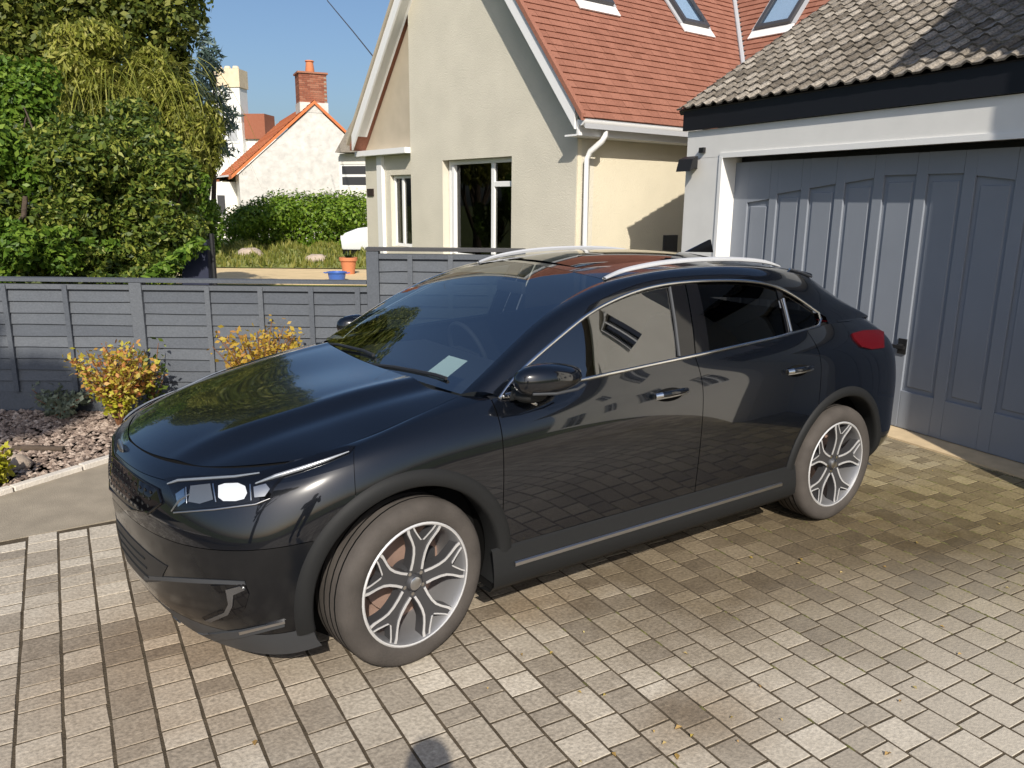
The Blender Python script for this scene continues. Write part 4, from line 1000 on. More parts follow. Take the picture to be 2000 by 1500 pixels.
# garden plants by the fence: upright stems with small leaves
M['nandina'] = leaf_mat('nandina_leaf', [(0.48, 0.15, 0.05), (0.58, 0.30, 0.10), (0.52, 0.40, 0.06), (0.44, 0.42, 0.04), (0.60, 0.48, 0.16)], .35)
M['lime'] = leaf_mat('lime_leaf', [(0.30, 0.32, 0.02), (0.42, 0.42, 0.03), (0.50, 0.44, 0.06)], .35)
M['golden'] = leaf_mat('golden_leaf', [(0.42, 0.25, 0.03), (0.52, 0.34, 0.05), (0.50, 0.40, 0.06), (0.50, 0.24, 0.08)], .35)
M['stem'] = simple('stem', (0.16, 0.07, 0.03), .8)
def shrub(name, label, base, stems, spread, hgt, mats, nleaf, lsize, group=None, low=None):
    t = thing(name, label, 'shrub', base, group); sm = MB(); Vs = {k: [] for k in range(len(mats))}
    for i in range(stems):
        a = random.uniform(0, 6.28); s = spread * math.sqrt(random.random()); h = hgt * random.uniform(.55, 1.0)
        tip = Vector(base) + Vector((math.cos(a) * s, math.sin(a) * s, h)); mid = Vector(base) + Vector((math.cos(a) * s * .35, math.sin(a) * s * .35, h * .55))
        pts = [Vector(base), mid, tip]; sm.tube(pts, [.008, .006, .003], 5)
        for k in range(nleaf):
            f = random.uniform(.25, 1.02); p = (mid + (tip - mid) * (f * 2 - 1)) if f > .5 else Vector(base) + (mid - Vector(base)) * f * 2
            p = p + Vector((random.gauss(0, .03), random.gauss(0, .03), random.gauss(0, .03)))
            d_ = Vector((random.gauss(0, 1), random.gauss(0, 1), random.gauss(.5, .7))).normalized(); s_ = d_.cross(Vector((random.gauss(0, 1), random.gauss(0, 1), random.gauss(0, 1)))).normalized()
            L_ = lsize * random.uniform(.6, 1.3); w = L_ * .28
            m_ = 0 if f > .45 + random.uniform(-.15, .15) or len(mats) == 1 else 1
            Vs[m_].append([p, p + d_ * L_ * .5 + s_ * w, p + d_ * L_, p + d_ * L_ * .5 - s_ * w])
    sm.build('stems', M['stem'], t)
    for k, q in Vs.items():
        if q:
            V = np.array(q, float).reshape(-1, 3); np_mesh('foliage', V, np.arange(len(V)).reshape(-1, 4), mats[k], t)
    return t
def GP_(px, py, z=0):
    d_ = ray(px, py); t_ = (z - CAM[2]) / d_[2]; p = CAM + t_ * d_; return Vector((float(p[0]), float(p[1]), z))
shrub('nandina_shrub', 'orange and lime leaved shrub in gravel before the grey fence', GP_(232, 832), 40, .36, .66, [M['nandina'], M['lime']], 60, .046)
shrub('golden_shrub', 'golden yellow shrub showing above the bonnet of the black car', tuple(Vector(FP(fpos(520), .42, 0))), 50, .36, .80, [M['golden']], 52, .046)
shrub('lime_plant', 'yellow green low plant at the left edge beside the kerb', GP_(-12, 950), 16, .14, .26, [M['lime']], 40, .05)
shrub('grey_leaf_plant', 'small dark green plant between the orange shrub and fence post', tuple(Vector(FP(fpos(285), .25, 0))), 8, .12, .62, [M['laurel']], 26, .05)
shrub('silver_ground_plant', 'low grey green plant at the foot of the shaded fence panel', tuple(Vector(FP(fpos(95), .25, 0))), 22, .38, .22, [leaf_mat('grey_leaf', [(.12, .15, .10), (.20, .23, .16)], .2)], 34, .05)
p = GP_(70, 882); q = p + Vector((_r[0] * .2, _r[1] * .2, 0)); lg = MB().tube([p - Vector((_r[0] * .16, _r[1] * .16, -.02)), p + Vector((0, 0, .022)), q + Vector((0, 0, .02))], [.022, .026, .02], 9)
lg.build('log', M['bark'], None, smooth=50, label='short dark weathered log lying on the gravel', cat='log')
p = GP_(30, 915); MB().ball((p.x, p.y, .03), (.10, .08, .07), 10, 6, .15).build('rock', M['stone'], None, smooth=60, label='rounded grey rock on the gravel near the left kerb', cat='rock')
# street tree behind the photographer: its dappled shade lies on the left of the fence
tb_ = Vector((10.7, 7.0, 0))
b = clumps(10.70, 7.10, 9.75, 1.65, 1.65, 1.0, 30, .24, .36)
tree('roadside_tree', 'leafy tree on the road side whose shade dapples the left fence panel', 'tree', tb_, 2, b, 5200, .16, M['dark_tree'], trunk_r=.22)
# fallen leaves on the blocks
ll = MB()
M['dead_leaf'] = leaf_mat('fallen_leaf', [(0.45, 0.34, 0.08), (0.36, 0.22, 0.08), (0.50, 0.42, 0.18)], .2)
for k in range(46):
    px, py = (random.uniform(950, 1990), random.uniform(880, 1495)) if k > 2 else [(1325, 1424), (1322, 1480), (498, 1453)][k]
    p = GP_(px, py); s = random.uniform(.006, .014) if k > 2 else .016; a = random.uniform(0, 6.28)
    if -0.6 < p.x < 3.3 and p.y < .95: continue
    d_ = Vector((math.cos(a) * s, math.sin(a) * s, 0)); n_ = Vector((-d_.y, d_.x, 0)) * .6
    ll.add([p - d_ + Vector((0, 0, .005)), p + n_ + Vector((0, 0, .012)), p + d_ + Vector((0, 0, .006)), p - n_ + Vector((0, 0, .010))], [(0, 1, 2, 3)])
ll.build('fallen_leaves', M['dead_leaf'], None, fix=False, kind='stuff', label='small dry yellow leaves scattered on the paving')

# ================================================================== THE BLACK CAR (x forward from the rear axle, y to its left side)
car = thing('black_car', 'glossy black crossover car parked on the block paving', 'car', (1.35, 0, 0))
WB_ = 2.65; WR_ = .334
def yb(X): return np.interp(X, [-.8, -.6, -.4, -.2, 0, .5, 1.1, 1.7, 2.25, 2.6], [.52, .63, .70, .745, .772, .815, .838, .838, .812, .78])
def zb(X): return np.interp(X, [-.6, -.1, .5, 1.1, 1.7, 2.25], [1.10, 1.125, 1.088, 1.060, 1.028, .995])
def Yg(X, z):
    h = max(0.0, z - float(zb(X))); return float(yb(X)) - .36 * h - .35 * h * h
# control net: columns front centre -> round the side -> rear centre, rows sill -> belt
cols = [
 # (X,Y,Z) rows r0..r6
 [(3.435, 0, .140), (3.505, 0, .265), (3.530, 0, .42), (3.545, 0, .58), (3.540, 0, .69), (3.515, 0, .765), (3.462, 0, .808)],
 [(3.385, .34, .138), (3.458, .35, .265), (3.485, .355, .42), (3.497, .36, .58), (3.488, .355, .69), (3.460, .345, .768), (3.402, .33, .812)],
 [(3.268, .61, .132), (3.342, .64, .265), (3.370, .66, .42), (3.375, .66, .58), (3.352, .65, .70), (3.308, .63, .782), (3.238, .595, .826)],
 [(3.10, .785, .140), (3.155, .825, .27), (3.175, .84, .43), (3.172, .835, .59), (3.145, .817, .71), (3.100, .785, .800), (3.040, .735, .850)],
 [(2.93, .84, .170), (2.945, .878, .29), (2.955, .892, .45), (2.953, .894, .61), (2.945, .885, .735), (2.925, .850, .835), (2.89, .800, .883)],
 [(2.65, .878, .19), (2.65, .895, .31), (2.65, .905, .48), (2.65, .910, .65), (2.65, .905, .775), (2.65, .875, .880), (2.65, .812, .936)],
 [(2.25, .878, .20), (2.25, .890, .33), (2.25, .900, .49), (2.25, .907, .67), (2.25, .902, .805), (2.25, .876, .910), (2.25, float(yb(2.25)), float(zb(2.25)))],
 [(1.70, .873, .21), (1.70, .886, .33), (1.70, .898, .50), (1.70, .908, .68), (1.70, .906, .82), (1.70, .886, .935), (1.70, float(yb(1.7)), float(zb(1.7)))],
 [(1.13, .873, .21), (1.13, .886, .33), (1.13, .898, .50), (1.13, .908, .68), (1.13, .908, .84), (1.13, .888, .960), (1.13, float(yb(1.13)), float(zb(1.13)))],
 [(.55, .875, .21), (.55, .888, .33), (.55, .902, .50), (.55, .912, .68), (.55, .912, .85), (.55, .888, .985), (.55, float(yb(.55)), float(zb(.55)))],
 [(0, .880, .22), (0, .895, .34), (0, .908, .51), (0, .915, .69), (0, .910, .86), (0, .875, 1.005), (0, float(yb(0)), float(zb(0)))],
 [(-.36, .80, .24), (-.38, .880, .36), (-.38, .893, .52), (-.38, .896, .70), (-.37, .885, .86), (-.36, .835, 1.000), (-.36, .70, 1.115)],
 [(-.54, .74, .26), (-.63, .805, .37), (-.655, .815, .53), (-.66, .812, .70), (-.645, .800, .86), (-.61, .755, .990), (-.57, .63, 1.085)],
 [(-.64, .48, .27), (-.755, .50, .38), (-.785, .51, .54), (-.80, .51, .70), (-.775, .50, .86), (-.735, .48, .985), (-.68, .42, 1.06)],
 [(-.68, 0, .27), (-.80, 0, .38), (-.83, 0, .54), (-.84, 0, .70), (-.815, 0, .86), (-.775, 0, .985), (-.715, 0, 1.06)],
]
NET = np.array(cols, float)                          # (ncol, nrow, 3)
tc_ = np.r_[0, np.cumsum(np.linalg.norm(np.diff(NET, axis=0), axis=2).mean(1))]
tr_ = np.r_[0, np.cumsum(np.linalg.norm(np.diff(NET, axis=1), axis=2).mean(0))]
def S(si, wi):
    """surface points for column indices si and row indices wi (fractional) -> (len si, len wi, 3)"""
    qs = np.interp(si, range(len(cols)), tc_); qw = np.interp(wi, range(7), tr_)
    A = spl_matrix(tc_, qs); B = spl_matrix(tr_, qw)
    return np.einsum('ac,crk,br->abk', A, NET, B)
def mirror(P): Q = P.copy(); Q[..., 1] *= -1; return Q
def ends(P):                                         # keep the two ends on the centre plane meeting symmetrically
    return P
full = S(np.linspace(0, 14, 240), np.linspace(0, 6, 60))
def bvh_of(*grids):
    V, F = [], []
    for P in grids:
        o = len(V); a, b = P.shape[:2]; V += [Vector(p) for p in P.reshape(-1, 3)]
        F += [(o + i * b + j, o + (i + 1) * b + j, o + (i + 1) * b + j + 1, o + i * b + j + 1) for i in range(a - 1) for j in range(b - 1)]
    return BVHTree.FromPolygons(V, F)

# bonnet net: rows front->cowl, columns centre->edge
HN = np.array([
 [(3.455, 0, .812), (3.392, .33, .816), (3.228, .592, .830), (3.028, .733, .856)],
 [(3.30, 0, .872), (3.22, .335, .878), (3.07, .600, .880), (2.925, .768, .882)],
 [(3.00, 0, .930), (2.95, .340, .938), (2.85, .605, .934), (2.78, .782, .911)],
 [(2.70, 0, .980), (2.69, .340, .990), (2.62, .605, .984), (2.58, .772, .957)],
 [(2.455, 0, 1.018), (2.445, .335, 1.022), (2.41, .595, 1.018), (2.350, .738, 1.006)]], float)
ha = np.r_[0, np.cumsum(np.linalg.norm(np.diff(HN, axis=0), axis=2).mean(1))]; hb_ = np.r_[0, np.cumsum(np.linalg.norm(np.diff(HN, axis=1), axis=2).mean(0))]
# across: mirrored so that the crown is smooth through the centre
HM = np.concatenate([mirror(HN)[:, :0:-1], HN], 1); hm = np.r_[-hb_[:0:-1], hb_]
def bonnet_pts(na, nb_, edge=1.0):
    A = spl_matrix(ha, np.linspace(0, ha[-1], na)); q = np.linspace(-hb_[-1] * edge, hb_[-1] * edge, nb_); B = spl_matrix(hm, q)
    P = np.einsum('ac,crk,br->abk', A, HM, B)
    yy = np.abs(P[..., 1]); yc = .44 + .10 * np.clip((3.3 - P[..., 0]) / .9, 0, 1); st_ = 1 / (1 + np.exp((yy - yc) / .022)); am = np.clip((3.42 - P[..., 0]) / .30, 0, 1) ** .7
    P[..., 2] += am * (.016 * st_ + .006 * np.exp(-((yy - yc + .05) / .04) ** 2)) - am * .010 * np.exp(-((yy - yc - .055) / .05) ** 2) * 0.6
    return P
bon = bonnet_pts(60, 101)
# upper line of the cabin sides (screen edge, roof edge, tail edge) and the line round the side windows
T_ = np.array([(2.215, .816, 1.001), (2.142, .799, 1.062), (1.997, .772, 1.149), (1.847, .747, 1.223), (1.689, .722, 1.293), (1.524, .700, 1.341), (1.323, .684, 1.380), (1.123, .680, 1.396), (.837, .681, 1.394), (.574, .688, 1.376), (.382, .701, 1.336), (.23, .722, 1.269), (.09, .748, 1.190), (-.03, .757, 1.140), (-.20, .738, 1.122), (-.40, .690, 1.108), (-.565, .635, 1.086)])
U_ = np.array([(2.345, .738, 1.012), (2.20, .705, 1.095), (2.064, .680, 1.178), (1.90, .647, 1.268), (1.73, .613, 1.338), (1.568, .588, 1.388), (1.35, .577, 1.426), (1.12, .575, 1.447), (.85, .575, 1.455), (.58, .578, 1.449), (.38, .583, 1.435), (.20, .590, 1.412), (.03, .600, 1.372), (-.127, .615, 1.300), (-.28, .630, 1.222), (-.44, .640, 1.150), (-.572, .625, 1.088)])
tt = np.r_[0, np.cumsum(np.linalg.norm(np.diff(U_, axis=0), axis=1))]
def TU(i0, i1, n, q, bulge=.022):
    k = np.interp(np.linspace(i0, i1, n), range(len(U_)), tt); A = spl_matrix(tt, k); t_, u_ = A @ T_, A @ U_
    q = np.asarray(q); d_ = u_ - t_; nrm = np.stack([np.zeros(len(d_)), d_[:, 2] * 0 + .6, np.full(len(d_), .8)], 1)
    return t_[:, None] * (1 - q)[None, :, None] + u_[:, None] * q[None, :, None] + nrm[:, None] * (4 * bulge * q * (1 - q))[None, :, None]
def Uline(i0, i1, n):
    return spl_matrix(tt, np.interp(np.linspace(i0, i1, n), range(len(U_)), tt)) @ U_
_tu = TU(0, 16, 120, np.linspace(0, 1, 8)); _e6 = S(np.linspace(2.9, 6.0, 60), [6.0])[:, 0]; _wt = np.stack([_e6, curve(HN[:, 3], 60)], 1)
BV = bvh_of(full, mirror(full), bon, _tu, mirror(_tu), _wt, mirror(_wt))

def hit_side(X, Z, side=1):
    """point on the outer skin at (X, Z), looked up from the car's left side"""
    loc, nor, i, d_ = BV.ray_cast(Vector((X, 2.5, Z)), Vector((0, -1, 0)))
    if loc is None: return None, None
    if nor.y < 0: nor = -nor
    return loc, nor
def hit_front(Y, Z):
    loc, nor, i, d_ = BV.ray_cast(Vector((6, Y if abs(Y) > .002 else .002, Z)), Vector((-1, 0, 0)))
    if loc is None: return None, None
    if nor.x < 0: nor = -nor
    return loc, nor
def on_skin(px, py):
    """point of the skin under a line of sight of the photograph"""
    d_ = Vector(ray(px, py)).normalized(); o = Vector(CAM)
    loc, nor, i, t_ = BV.ray_cast(o, d_)
    if loc is None:
        loc, nor, i, t_ = BV.find_nearest(o + d_ * 4.2)
    if nor.dot(d_) > 0: nor = -nor
    return loc, nor
def patch(name, mat, poly, step, mapf, off, parent, both=True, thick=0.0, smooth=60, **kw):
    """raised piece with an outline drawn on the skin, and its mirror image"""
    out = []
    V, F = fill2d(poly, step, lambda a, b: mapf(a, b))
    top = [(l + n * off) for l, n in V]
    for sgn in ((1, -1) if both else (1,)):
        vs = [(p.x, p.y * sgn, p.z) for p in top]; fs = list(F); n = len(vs)
        bm = MB()
        # rim
        cnt = {}
        for f in F:
            for i in range(3): e = (f[i], f[(i + 1) % 3]); cnt[e] = 1
        low = [(l - n_ * .006) for l, n_ in V]; vs += [(p.x, p.y * sgn, p.z) for p in low]
        for (a, b) in list(cnt):
            if (b, a) not in cnt: fs.append((a, b, b + n, a + n))
        bm.add(vs, fs); out.append(bm.build(name, mat, parent, smooth=smooth, **kw))
    return out
def tube2(name, mat, pts, r, parent, both=True, n=8, flat=1.0, **kw):
    o = []
    for sgn in ((1, -1) if both else (1,)):
        o.append(MB().tube([(p[0], p[1] * sgn, p[2]) for p in pts], r, n, flat).build(name, mat, parent, smooth=50, **kw))
    return o
AR = .392                                              # radius of the wheel openings
ARC = [(WB_, .345), (0.0, .345)]
def cut_arches(P, mb):
    a, b = P.shape[:2]; Q = P.reshape(-1, 3).copy(); dead = np.zeros(len(Q), bool)
    for cx, cz__ in ARC:
        dx, dz = Q[:, 0] - cx, Q[:, 2] - cz__; r = np.hypot(dx, dz); ins = (r < AR) & (np.abs(Q[:, 1]) > .55)
        dead |= ins; k = ins & (r > 1e-4); s_ = np.where(k, AR / np.maximum(r, 1e-4), 1)
        Q[k, 0] = cx + dx[k] * s_[k]; Q[k, 2] = cz__ + dz[k] * s_[k]
    F = []
    for i in range(a - 1):
        for j in range(b - 1):
            f = (i * b + j, (i + 1) * b + j, (i + 1) * b + j + 1, i * b + j + 1)
            if not all(dead[list(f)]): F.append(f)
    used = sorted(set(sum(F, ()))); mp_ = {u_: i for i, u_ in enumerate(used)}
    return mb.add(Q[used], [tuple(mp_[x] for x in f) for f in F])
def panel(name, s0, s1, w0, w1, mat='paint', both=True, join=False, **kw):
    ns = max(8, int((np.interp(s1, range(15), tc_) - np.interp(s0, range(15), tc_)) / .014)); nw_ = max(4, int((np.interp(w1, range(7), tr_) - np.interp(w0, range(7), tr_)) / .016))
    P = S(np.linspace(s0, s1, ns), np.linspace(w0, w1, nw_)); o = []
    if join:
        Q = np.concatenate([mirror(P)[::-1], P[1:]] if s0 == 0 else [P, mirror(P)[::-1][1:]], 0)
        return [cut_arches(Q, MB()).build(name, M[mat], car, smooth=50, **kw)]
    for sgn in (1, -1): o.append(cut_arches(P if sgn > 0 else mirror(P), MB()).build(name, M[mat], car, smooth=50, **kw))
    return o
def gap_s(s, mm):                                     # shift a column index by some millimetres along the car
    return float(np.interp(np.interp(s, range(15), tc_) + mm / 1000, tc_, range(15)))
G = 2.2
# dark inner shell shows in the shut lines
inn = S(np.linspace(0, 14, 160), np.linspace(0, 6, 26)); cen = np.array([1.3, 0, .55])
n_in = inn.copy(); n_in[..., 1] *= .982; n_in[..., 0] = 1.35 + (n_in[..., 0] - 1.35) * .992
mb = MB(); cut_arches(n_in, mb); cut_arches(mirror(n_in), mb); mb.build('inner_shell', M['shadow_black'], car)
SD = gap_s(6, 0)
panel('front_bumper', 0, 4.25, 3.02, 5.0, join=True)
panel('bumper_lower', 0, 4.25, 0.9, 3.0, mat='paint_soft', join=True)
panel('front_wing', gap_s(4.25, G), gap_s(6, -G), 0.9, 6.0)
doors_f = panel('front_door', gap_s(6, G), gap_s(8, -G), 1.12, 6.0)
doors_r = panel('rear_door', gap_s(8, G), 9.55, 1.12, 6.0)
panel('rear_wing', gap_s(9.55, 2 * G), 12.0, 0.9, 6.0)
panel('rear_bumper', gap_s(12, G), 14, 0.3, 3.6, join=True)
panel('tailgate', gap_s(12, G), 14, 3.64, 6.0, join=True)
panel('nose_panel', 0, 2.95, gap_s(0, 0) + 5.03, 6.0, join=True)
panel('lamp_panel', 2.95, 4.25, 5.0, 6.0)
panel('lower_bumper', 0, 4.12, 0.0, 0.88, mat='grey_plastic', join=True)
panel('lower_valance', gap_s(12, 0), 14, 0.0, 0.28, mat='black_plastic', join=True)
# top of the front wing between its outer line and the bonnet edge
e6 = S(np.linspace(2.9, 6.0, 60), [6.0])[:, 0]
he = curve(HN[:, 3], 60)
mb = MB(); mid_ = (e6 + he) / 2 + np.array([0, .0, .004])
top = np.stack([e6, mid_, he], 1)
for sgn in (1, -1): MB().grid(top if sgn > 0 else mirror(top)).build('wing_top', M['paint'], car, smooth=60)
bn = bonnet_pts(60, 101, .997); bn[0, :, 0] -= .0015
MB().grid(bn).build('bonnet', M['paint'], car, smooth=60)
bi = bonnet_pts(20, 31, 1.0); bi[..., 2] -= .012; MB().grid(bi).build('bonnet_inner', M['shadow_black'], car)
# cabin sides above and behind the windows
for sgn in (1, -1):
    P = TU(0, 16, 130, np.linspace(0, 1, 9)); P = P if sgn > 0 else mirror(P)
    MB().grid(P).build('cabin_frame', M['paint'], car, smooth=60)
    # small filler under the rear of the side windows down to the belt line
    k = np.linspace(12.6, 16, 24); A = spl_matrix(tt, np.interp(k, range(len(U_)), tt)); t_ = A @ T_; bl_ = np.stack([t_[:, 0], [float(yb(x)) for x in t_[:, 0]], [float(zb(x)) for x in t_[:, 0]]], 1)
    lo = np.stack([bl_ - [0, -.004, .006], t_], 1); MB().grid(lo if sgn > 0 else mirror(lo)).build('cabin_frame', M['paint'], car, smooth=60)
    # shelf along the belt, tucked under the glass
    x = np.linspace(2.25, -.05, 60); sh = np.stack([[(a, float(yb(a)) + .002, float(zb(a)) - .003), (a, float(yb(a)) - .035, float(zb(a)) + .004)] for a in x]); MB().grid(sh if sgn > 0 else mirror(sh)).build('belt_seal', M['plastic_black'], car, smooth=60)
# windscreen, roof, rear window
def cross(U0, bowx, crz, n=25, s=1.0):
    q = np.linspace(-1, 1, n); P = np.repeat(U0[:, None], n, 1); P[..., 1] = U0[:, None, 1] * q[None] * s
    k = (1 - q ** 2)[None]; P[..., 0] += np.asarray(bowx)[:, None] * k; P[..., 2] += np.asarray(crz)[:, None] * k
    return P
ul = Uline(0.0, 5.45, 40); f = np.linspace(0, 1, 40)
ws = cross(ul, .085 - .03 * f, .012 + .028 * f); MB().grid(ws).build('windscreen', M['windscreen'], car, smooth=80)
ur = Uline(5.47, 12.2, 50); f = np.linspace(0, 1, 50)
rf = cross(ur, .055 * (1 - f), .040 - .010 * f)
MB().grid(rf).build('roof', M['paint'], car, smooth=60)
sg_ = cross(Uline(5.75, 9.6, 40) , .052 * np.ones(40), .041 * np.ones(40), 25, .86); sg_[..., 2] += .005; MB().grid(sg_).build('sunroof', M['roof_glass'], car, smooth=60)
rw = cross(Uline(12.3, 16, 30), -.06 * np.ones(30), .03 * np.ones(30)); MB().grid(rw).build('rear_window', M['privacy'], car, smooth=60)
sp = [(.22, 1.428), (.06, 1.416), (-.085, 1.388), (-.10, 1.376), (-.09, 1.366), (.0, 1.35), (.15, 1.36)]
MB().prism([(a + .0, -.565, b - .012) for a, b in sp] , [(a, .565, b - .012) for a, b in sp]).build('spoiler', M['paint'], car, bevel=.006, smooth=40)
tube2('spoiler_highlight', M['satin'], [(.16, .595, 1.412), (.06, .597, 1.390), (-.04, .597, 1.362)], .007, car)  # silver strip stands in for the highlight along the spoiler's edge
# roof rails
rl_ = [(1.47, .562, 1.420), (1.40, .559, 1.443), (1.28, .557, 1.466), (1.1, .556, 1.484), (.85, .557, 1.492), (.6, .558, 1.487), (.42, .560, 1.474), (.30, .563, 1.456), (.22, .566, 1.432)]
rc_ = curve(rl_, 40)
for sgn in (1, -1):
    zroof = np.interp(rc_[:, 0][::-1], U_[:, 0][::-1], U_[:, 2][::-1])[::-1]
    sec = np.stack([np.stack([rc_[:, 0], (rc_[:, 1] + o) * sgn, (rc_[:, 2] * f + zroof * (1 - f)) + dz], 1) for o, f, dz in ((.004, .45, 0), (.013, .55, .0), (.014, .80, .0), (.009, 1, .0), (-.006, 1, .003), (-.014, .85, .0), (-.012, .5, 0), (.004, .45, 0))], 1)
    MB().grid(sec).build('roof_rail', M['rail'], car, smooth=50)
fin = MB().add([(.36, -.012, 1.478), (.36, .012, 1.478), (.14, .022, 1.470), (.14, -.022, 1.470), (.17, .004, 1.545), (.15, .004, 1.548), (.17, -.004, 1.545), (.15, -.004, 1.548)], [(0, 1, 4, 6), (1, 2, 5, 4), (3, 0, 6, 7), (2, 3, 7, 5), (4, 5, 7, 6)])
fin.build('aerial_fin', M['gloss_black'], car, bevel=.003)
# side glass and trims
def glass_pt(off): return lambda X, z: (Vector((X, Yg(X, z) + off, z)), Vector((0, 1, 0)))
TL = [(p[0], p[2]) for p in T_[:13]]                    # front corner, over the top, to the rear tip
def dlo_top(x): 
    xs = [p[0] for p in TL][::-1]; zs = [p[1] for p in TL][::-1]; return float(np.interp(x, xs, zs))
def dlo_bot(x): return float(zb(x)) + .004
def pane_poly(x0, x1, lean0=0.0, lean1=0.0, mgn=.012, n=24):
    """outline between two uprights; lean shifts the upright's top"""
    bot = [(x, dlo_bot(x) + mgn * .3) for x in np.linspace(x0, x1, n)]
    top_ = [(x, dlo_top(x) - mgn) for x in np.linspace(x1 + lean1, x0 + lean0, n)]
    return bot + top_
def side_pane(name, mat, poly, off, **kw):
    for sgn in (1, -1):
        V, F = fill2d(poly, .045, lambda a, b: (a, (Yg(a, b) + off) * sgn, b)); MB().add(V, F).build(name, M[mat], car, smooth=80, **kw)
xs_ = np.linspace(2.15, 1.225, 30)
fg = [(x, dlo_bot(x) + .004) for x in xs_] + [(x, dlo_top(x) - .012) for x in np.linspace(1.165, 2.13, 34)]
side_pane('front_window', 'side_glass', fg, -.012)
rg = [(x, dlo_bot(x) + .004) for x in np.linspace(1.02, .415, 16)] + [(x, dlo_top(x) - .012) for x in np.linspace(.395, .975, 18)]
side_pane('rear_window_pane', 'privacy', rg, -.012)
qg = [(x, dlo_bot(x) + .004) for x in np.linspace(.365, .11, 8)] + [(x, dlo_top(x) - .012) for x in np.linspace(.12, .352, 8)]
side_pane('quarter_window', 'privacy', qg, -.012)
bp_ = [(1.222, dlo_bot(1.22)), (1.125, dlo_bot(1.12)), (1.062, dlo_top(1.07) - .004), (1.162, dlo_top(1.16) - .004)]
side_pane('pillar_trim', 'gloss_black', bp_, -.004)
bp2 = [(1.120, dlo_bot(1.12)), (1.023, dlo_bot(1.02)), (.978, dlo_top(.98) - .004), (1.056, dlo_top(1.06) - .004)]
side_pane('pillar_trim', 'gloss_black', bp2, -.002)
qd = [(.412, dlo_bot(.41)), (.368, dlo_bot(.37)), (.354, dlo_top(.355) - .004), (.393, dlo_top(.39) - .004)]
side_pane('window_divider', 'gloss_black', qd, -.006)
for sgn in (1, -1): MB().tube([(a, (Yg(a, b) - .001) * sgn, b) for a, b in ((.37, dlo_bot(.37) + .01), (.366, dlo_top(.36) - .05))], .006, 6).build('window_divider', M['satin'], car)
for sgn in (1, -1): MB().tube([(a, (Yg(a, b) - .004) * sgn, b) for a, b in ((1.226, dlo_bot(1.22) + .01), (1.20, 1.22), (1.168, dlo_top(1.17) - .02))], .008, 6).build('pillar_seal', M['grey_plastic'], car)
cht = [(x, Yg(x, z) + .004, z - .006) for x, z in TL[:12]]
ch1 = curve([tuple(p) for p in T_[:13] + np.array([0, .004, -.006])] , 90)
tip = [(.075, .762, 1.150), (.10, .775, 1.128)]
ch2 = curve([(x, float(yb(x)) + .003, float(zb(x)) + .006) for x in np.linspace(.12, 2.19, 16)], 60)
tube2('chrome_trim', M['chrome'], list(map(tuple, ch1)) + tip + list(map(tuple, ch2)), .0085, car, n=8)
tube2('chrome_trim', M['chrome'], [(2.205, .832, 1.003), (2.13, .842, 1.001), (2.06, .856, .955)], .007, car, n=6)
# mirror
def mirror_part(sgn):
    c = Vector((2.050, .925 * sgn if sgn > 0 else -.905, 1.078 if sgn > 0 else 1.050))
    def shell(rx, ry, rz_, cut):
        b = MB(); b.ball((0, 0, 0), (rx, ry, rz_), 20, 12); V = []
        for p in b.v:
            x, y, z = p; x = max(x, -rx * .88); y *= 1; z = math.copysign(abs(z / rz_) ** .8 * rz_, z)
            V.append((c.x + x - .0 * abs(y), c.y + y, c.z + z * (1.0 + .22 * (x / rx))))
        b.v = V; return b
    o = shell(.165, .075, .062, 0).build('mirror_housing', M['paint'], car, smooth=60)
    MB().prism([(2.19, .845 * sgn, .985), (2.06, .848 * sgn, .985), (2.08, .905 * sgn, 1.01), (2.16, .905 * sgn, 1.01)], [(2.18, .845 * sgn, 1.03), (2.07, .848 * sgn, 1.03), (2.08, .915 * sgn, 1.05), (2.15, .915 * sgn, 1.05)]).build('mirror_arm', M['black_plastic'], car, bevel=.006, smooth=40)
    MB().box((1.93, c.y - .066 * sgn - .002, 1.045), (2.14, c.y - .066 * sgn + .002, 1.105)).build('mirror_glass', M['chrome'], o)
    MB().tube([(2.16, c.y + .045 * sgn, 1.036), (2.06, c.y + .066 * sgn, 1.030), (1.95, c.y + .060 * sgn, 1.034), (1.90, c.y + .04 * sgn, 1.042)], .006, 6).build('indicator', M['grey_plastic'], o)
    bb = MB(); bb.ball((2.11, .885 * sgn, 1.012), (.075, .060, .034), 14, 8); bb.build('mirror_base', M['black_plastic'], o, smooth=60)
for s in (1, -1): mirror_part(s)
# door handles
for X0, doors in ((1.245, doors_f), (.335, doors_r)):
    for k, sgn in enumerate((1, -1)):
        pts = []
        for i in range(7):
            x = X0 + .20 * i / 6; l, n_ = hit_side(x, .918 + .012 * (1.245 - X0) + .006 * (1 - i / 6)); pts.append(l + n_ * (.028 * math.sin(math.pi * (.12 + .76 * i / 6)) + .004))
        MB().tube([(p.x, p.y * sgn, p.z) for p in pts], [.010, .014, .015, .015, .015, .014, .011], 10).build('door_handle', M['paint'], doors[k], smooth=60)
        MB().tube([(p.x, (p.y + .006) * sgn, p.z - .011) for p in pts], .0055, 6).build('handle_trim', M['satin'], doors[k], smooth=60)
        zc = .918 + .012 * (1.245 - X0)
        cup = [(X0 + .10 + .085 * math.cos(a), zc - .004 + .030 * math.sin(a)) for a in np.linspace(0, 2 * math.pi, 24)[:-1]]
        V, F = fill2d(cup, .03, lambda a, b: hit_side(a, b)); MB().add([((l + n_ * .0018).x, (l + n_ * .0018).y * sgn, (l + n_ * .0018).z) for l, n_ in V], F).build('handle_cup', M['shadow_black'], doors[k], smooth=60)
        MB().tube([(p.x, p.y * sgn, p.z) for p in pts[5:]], [.0155, .0135], 10).build('handle_tip', M['chrome'], doors[k], smooth=60)
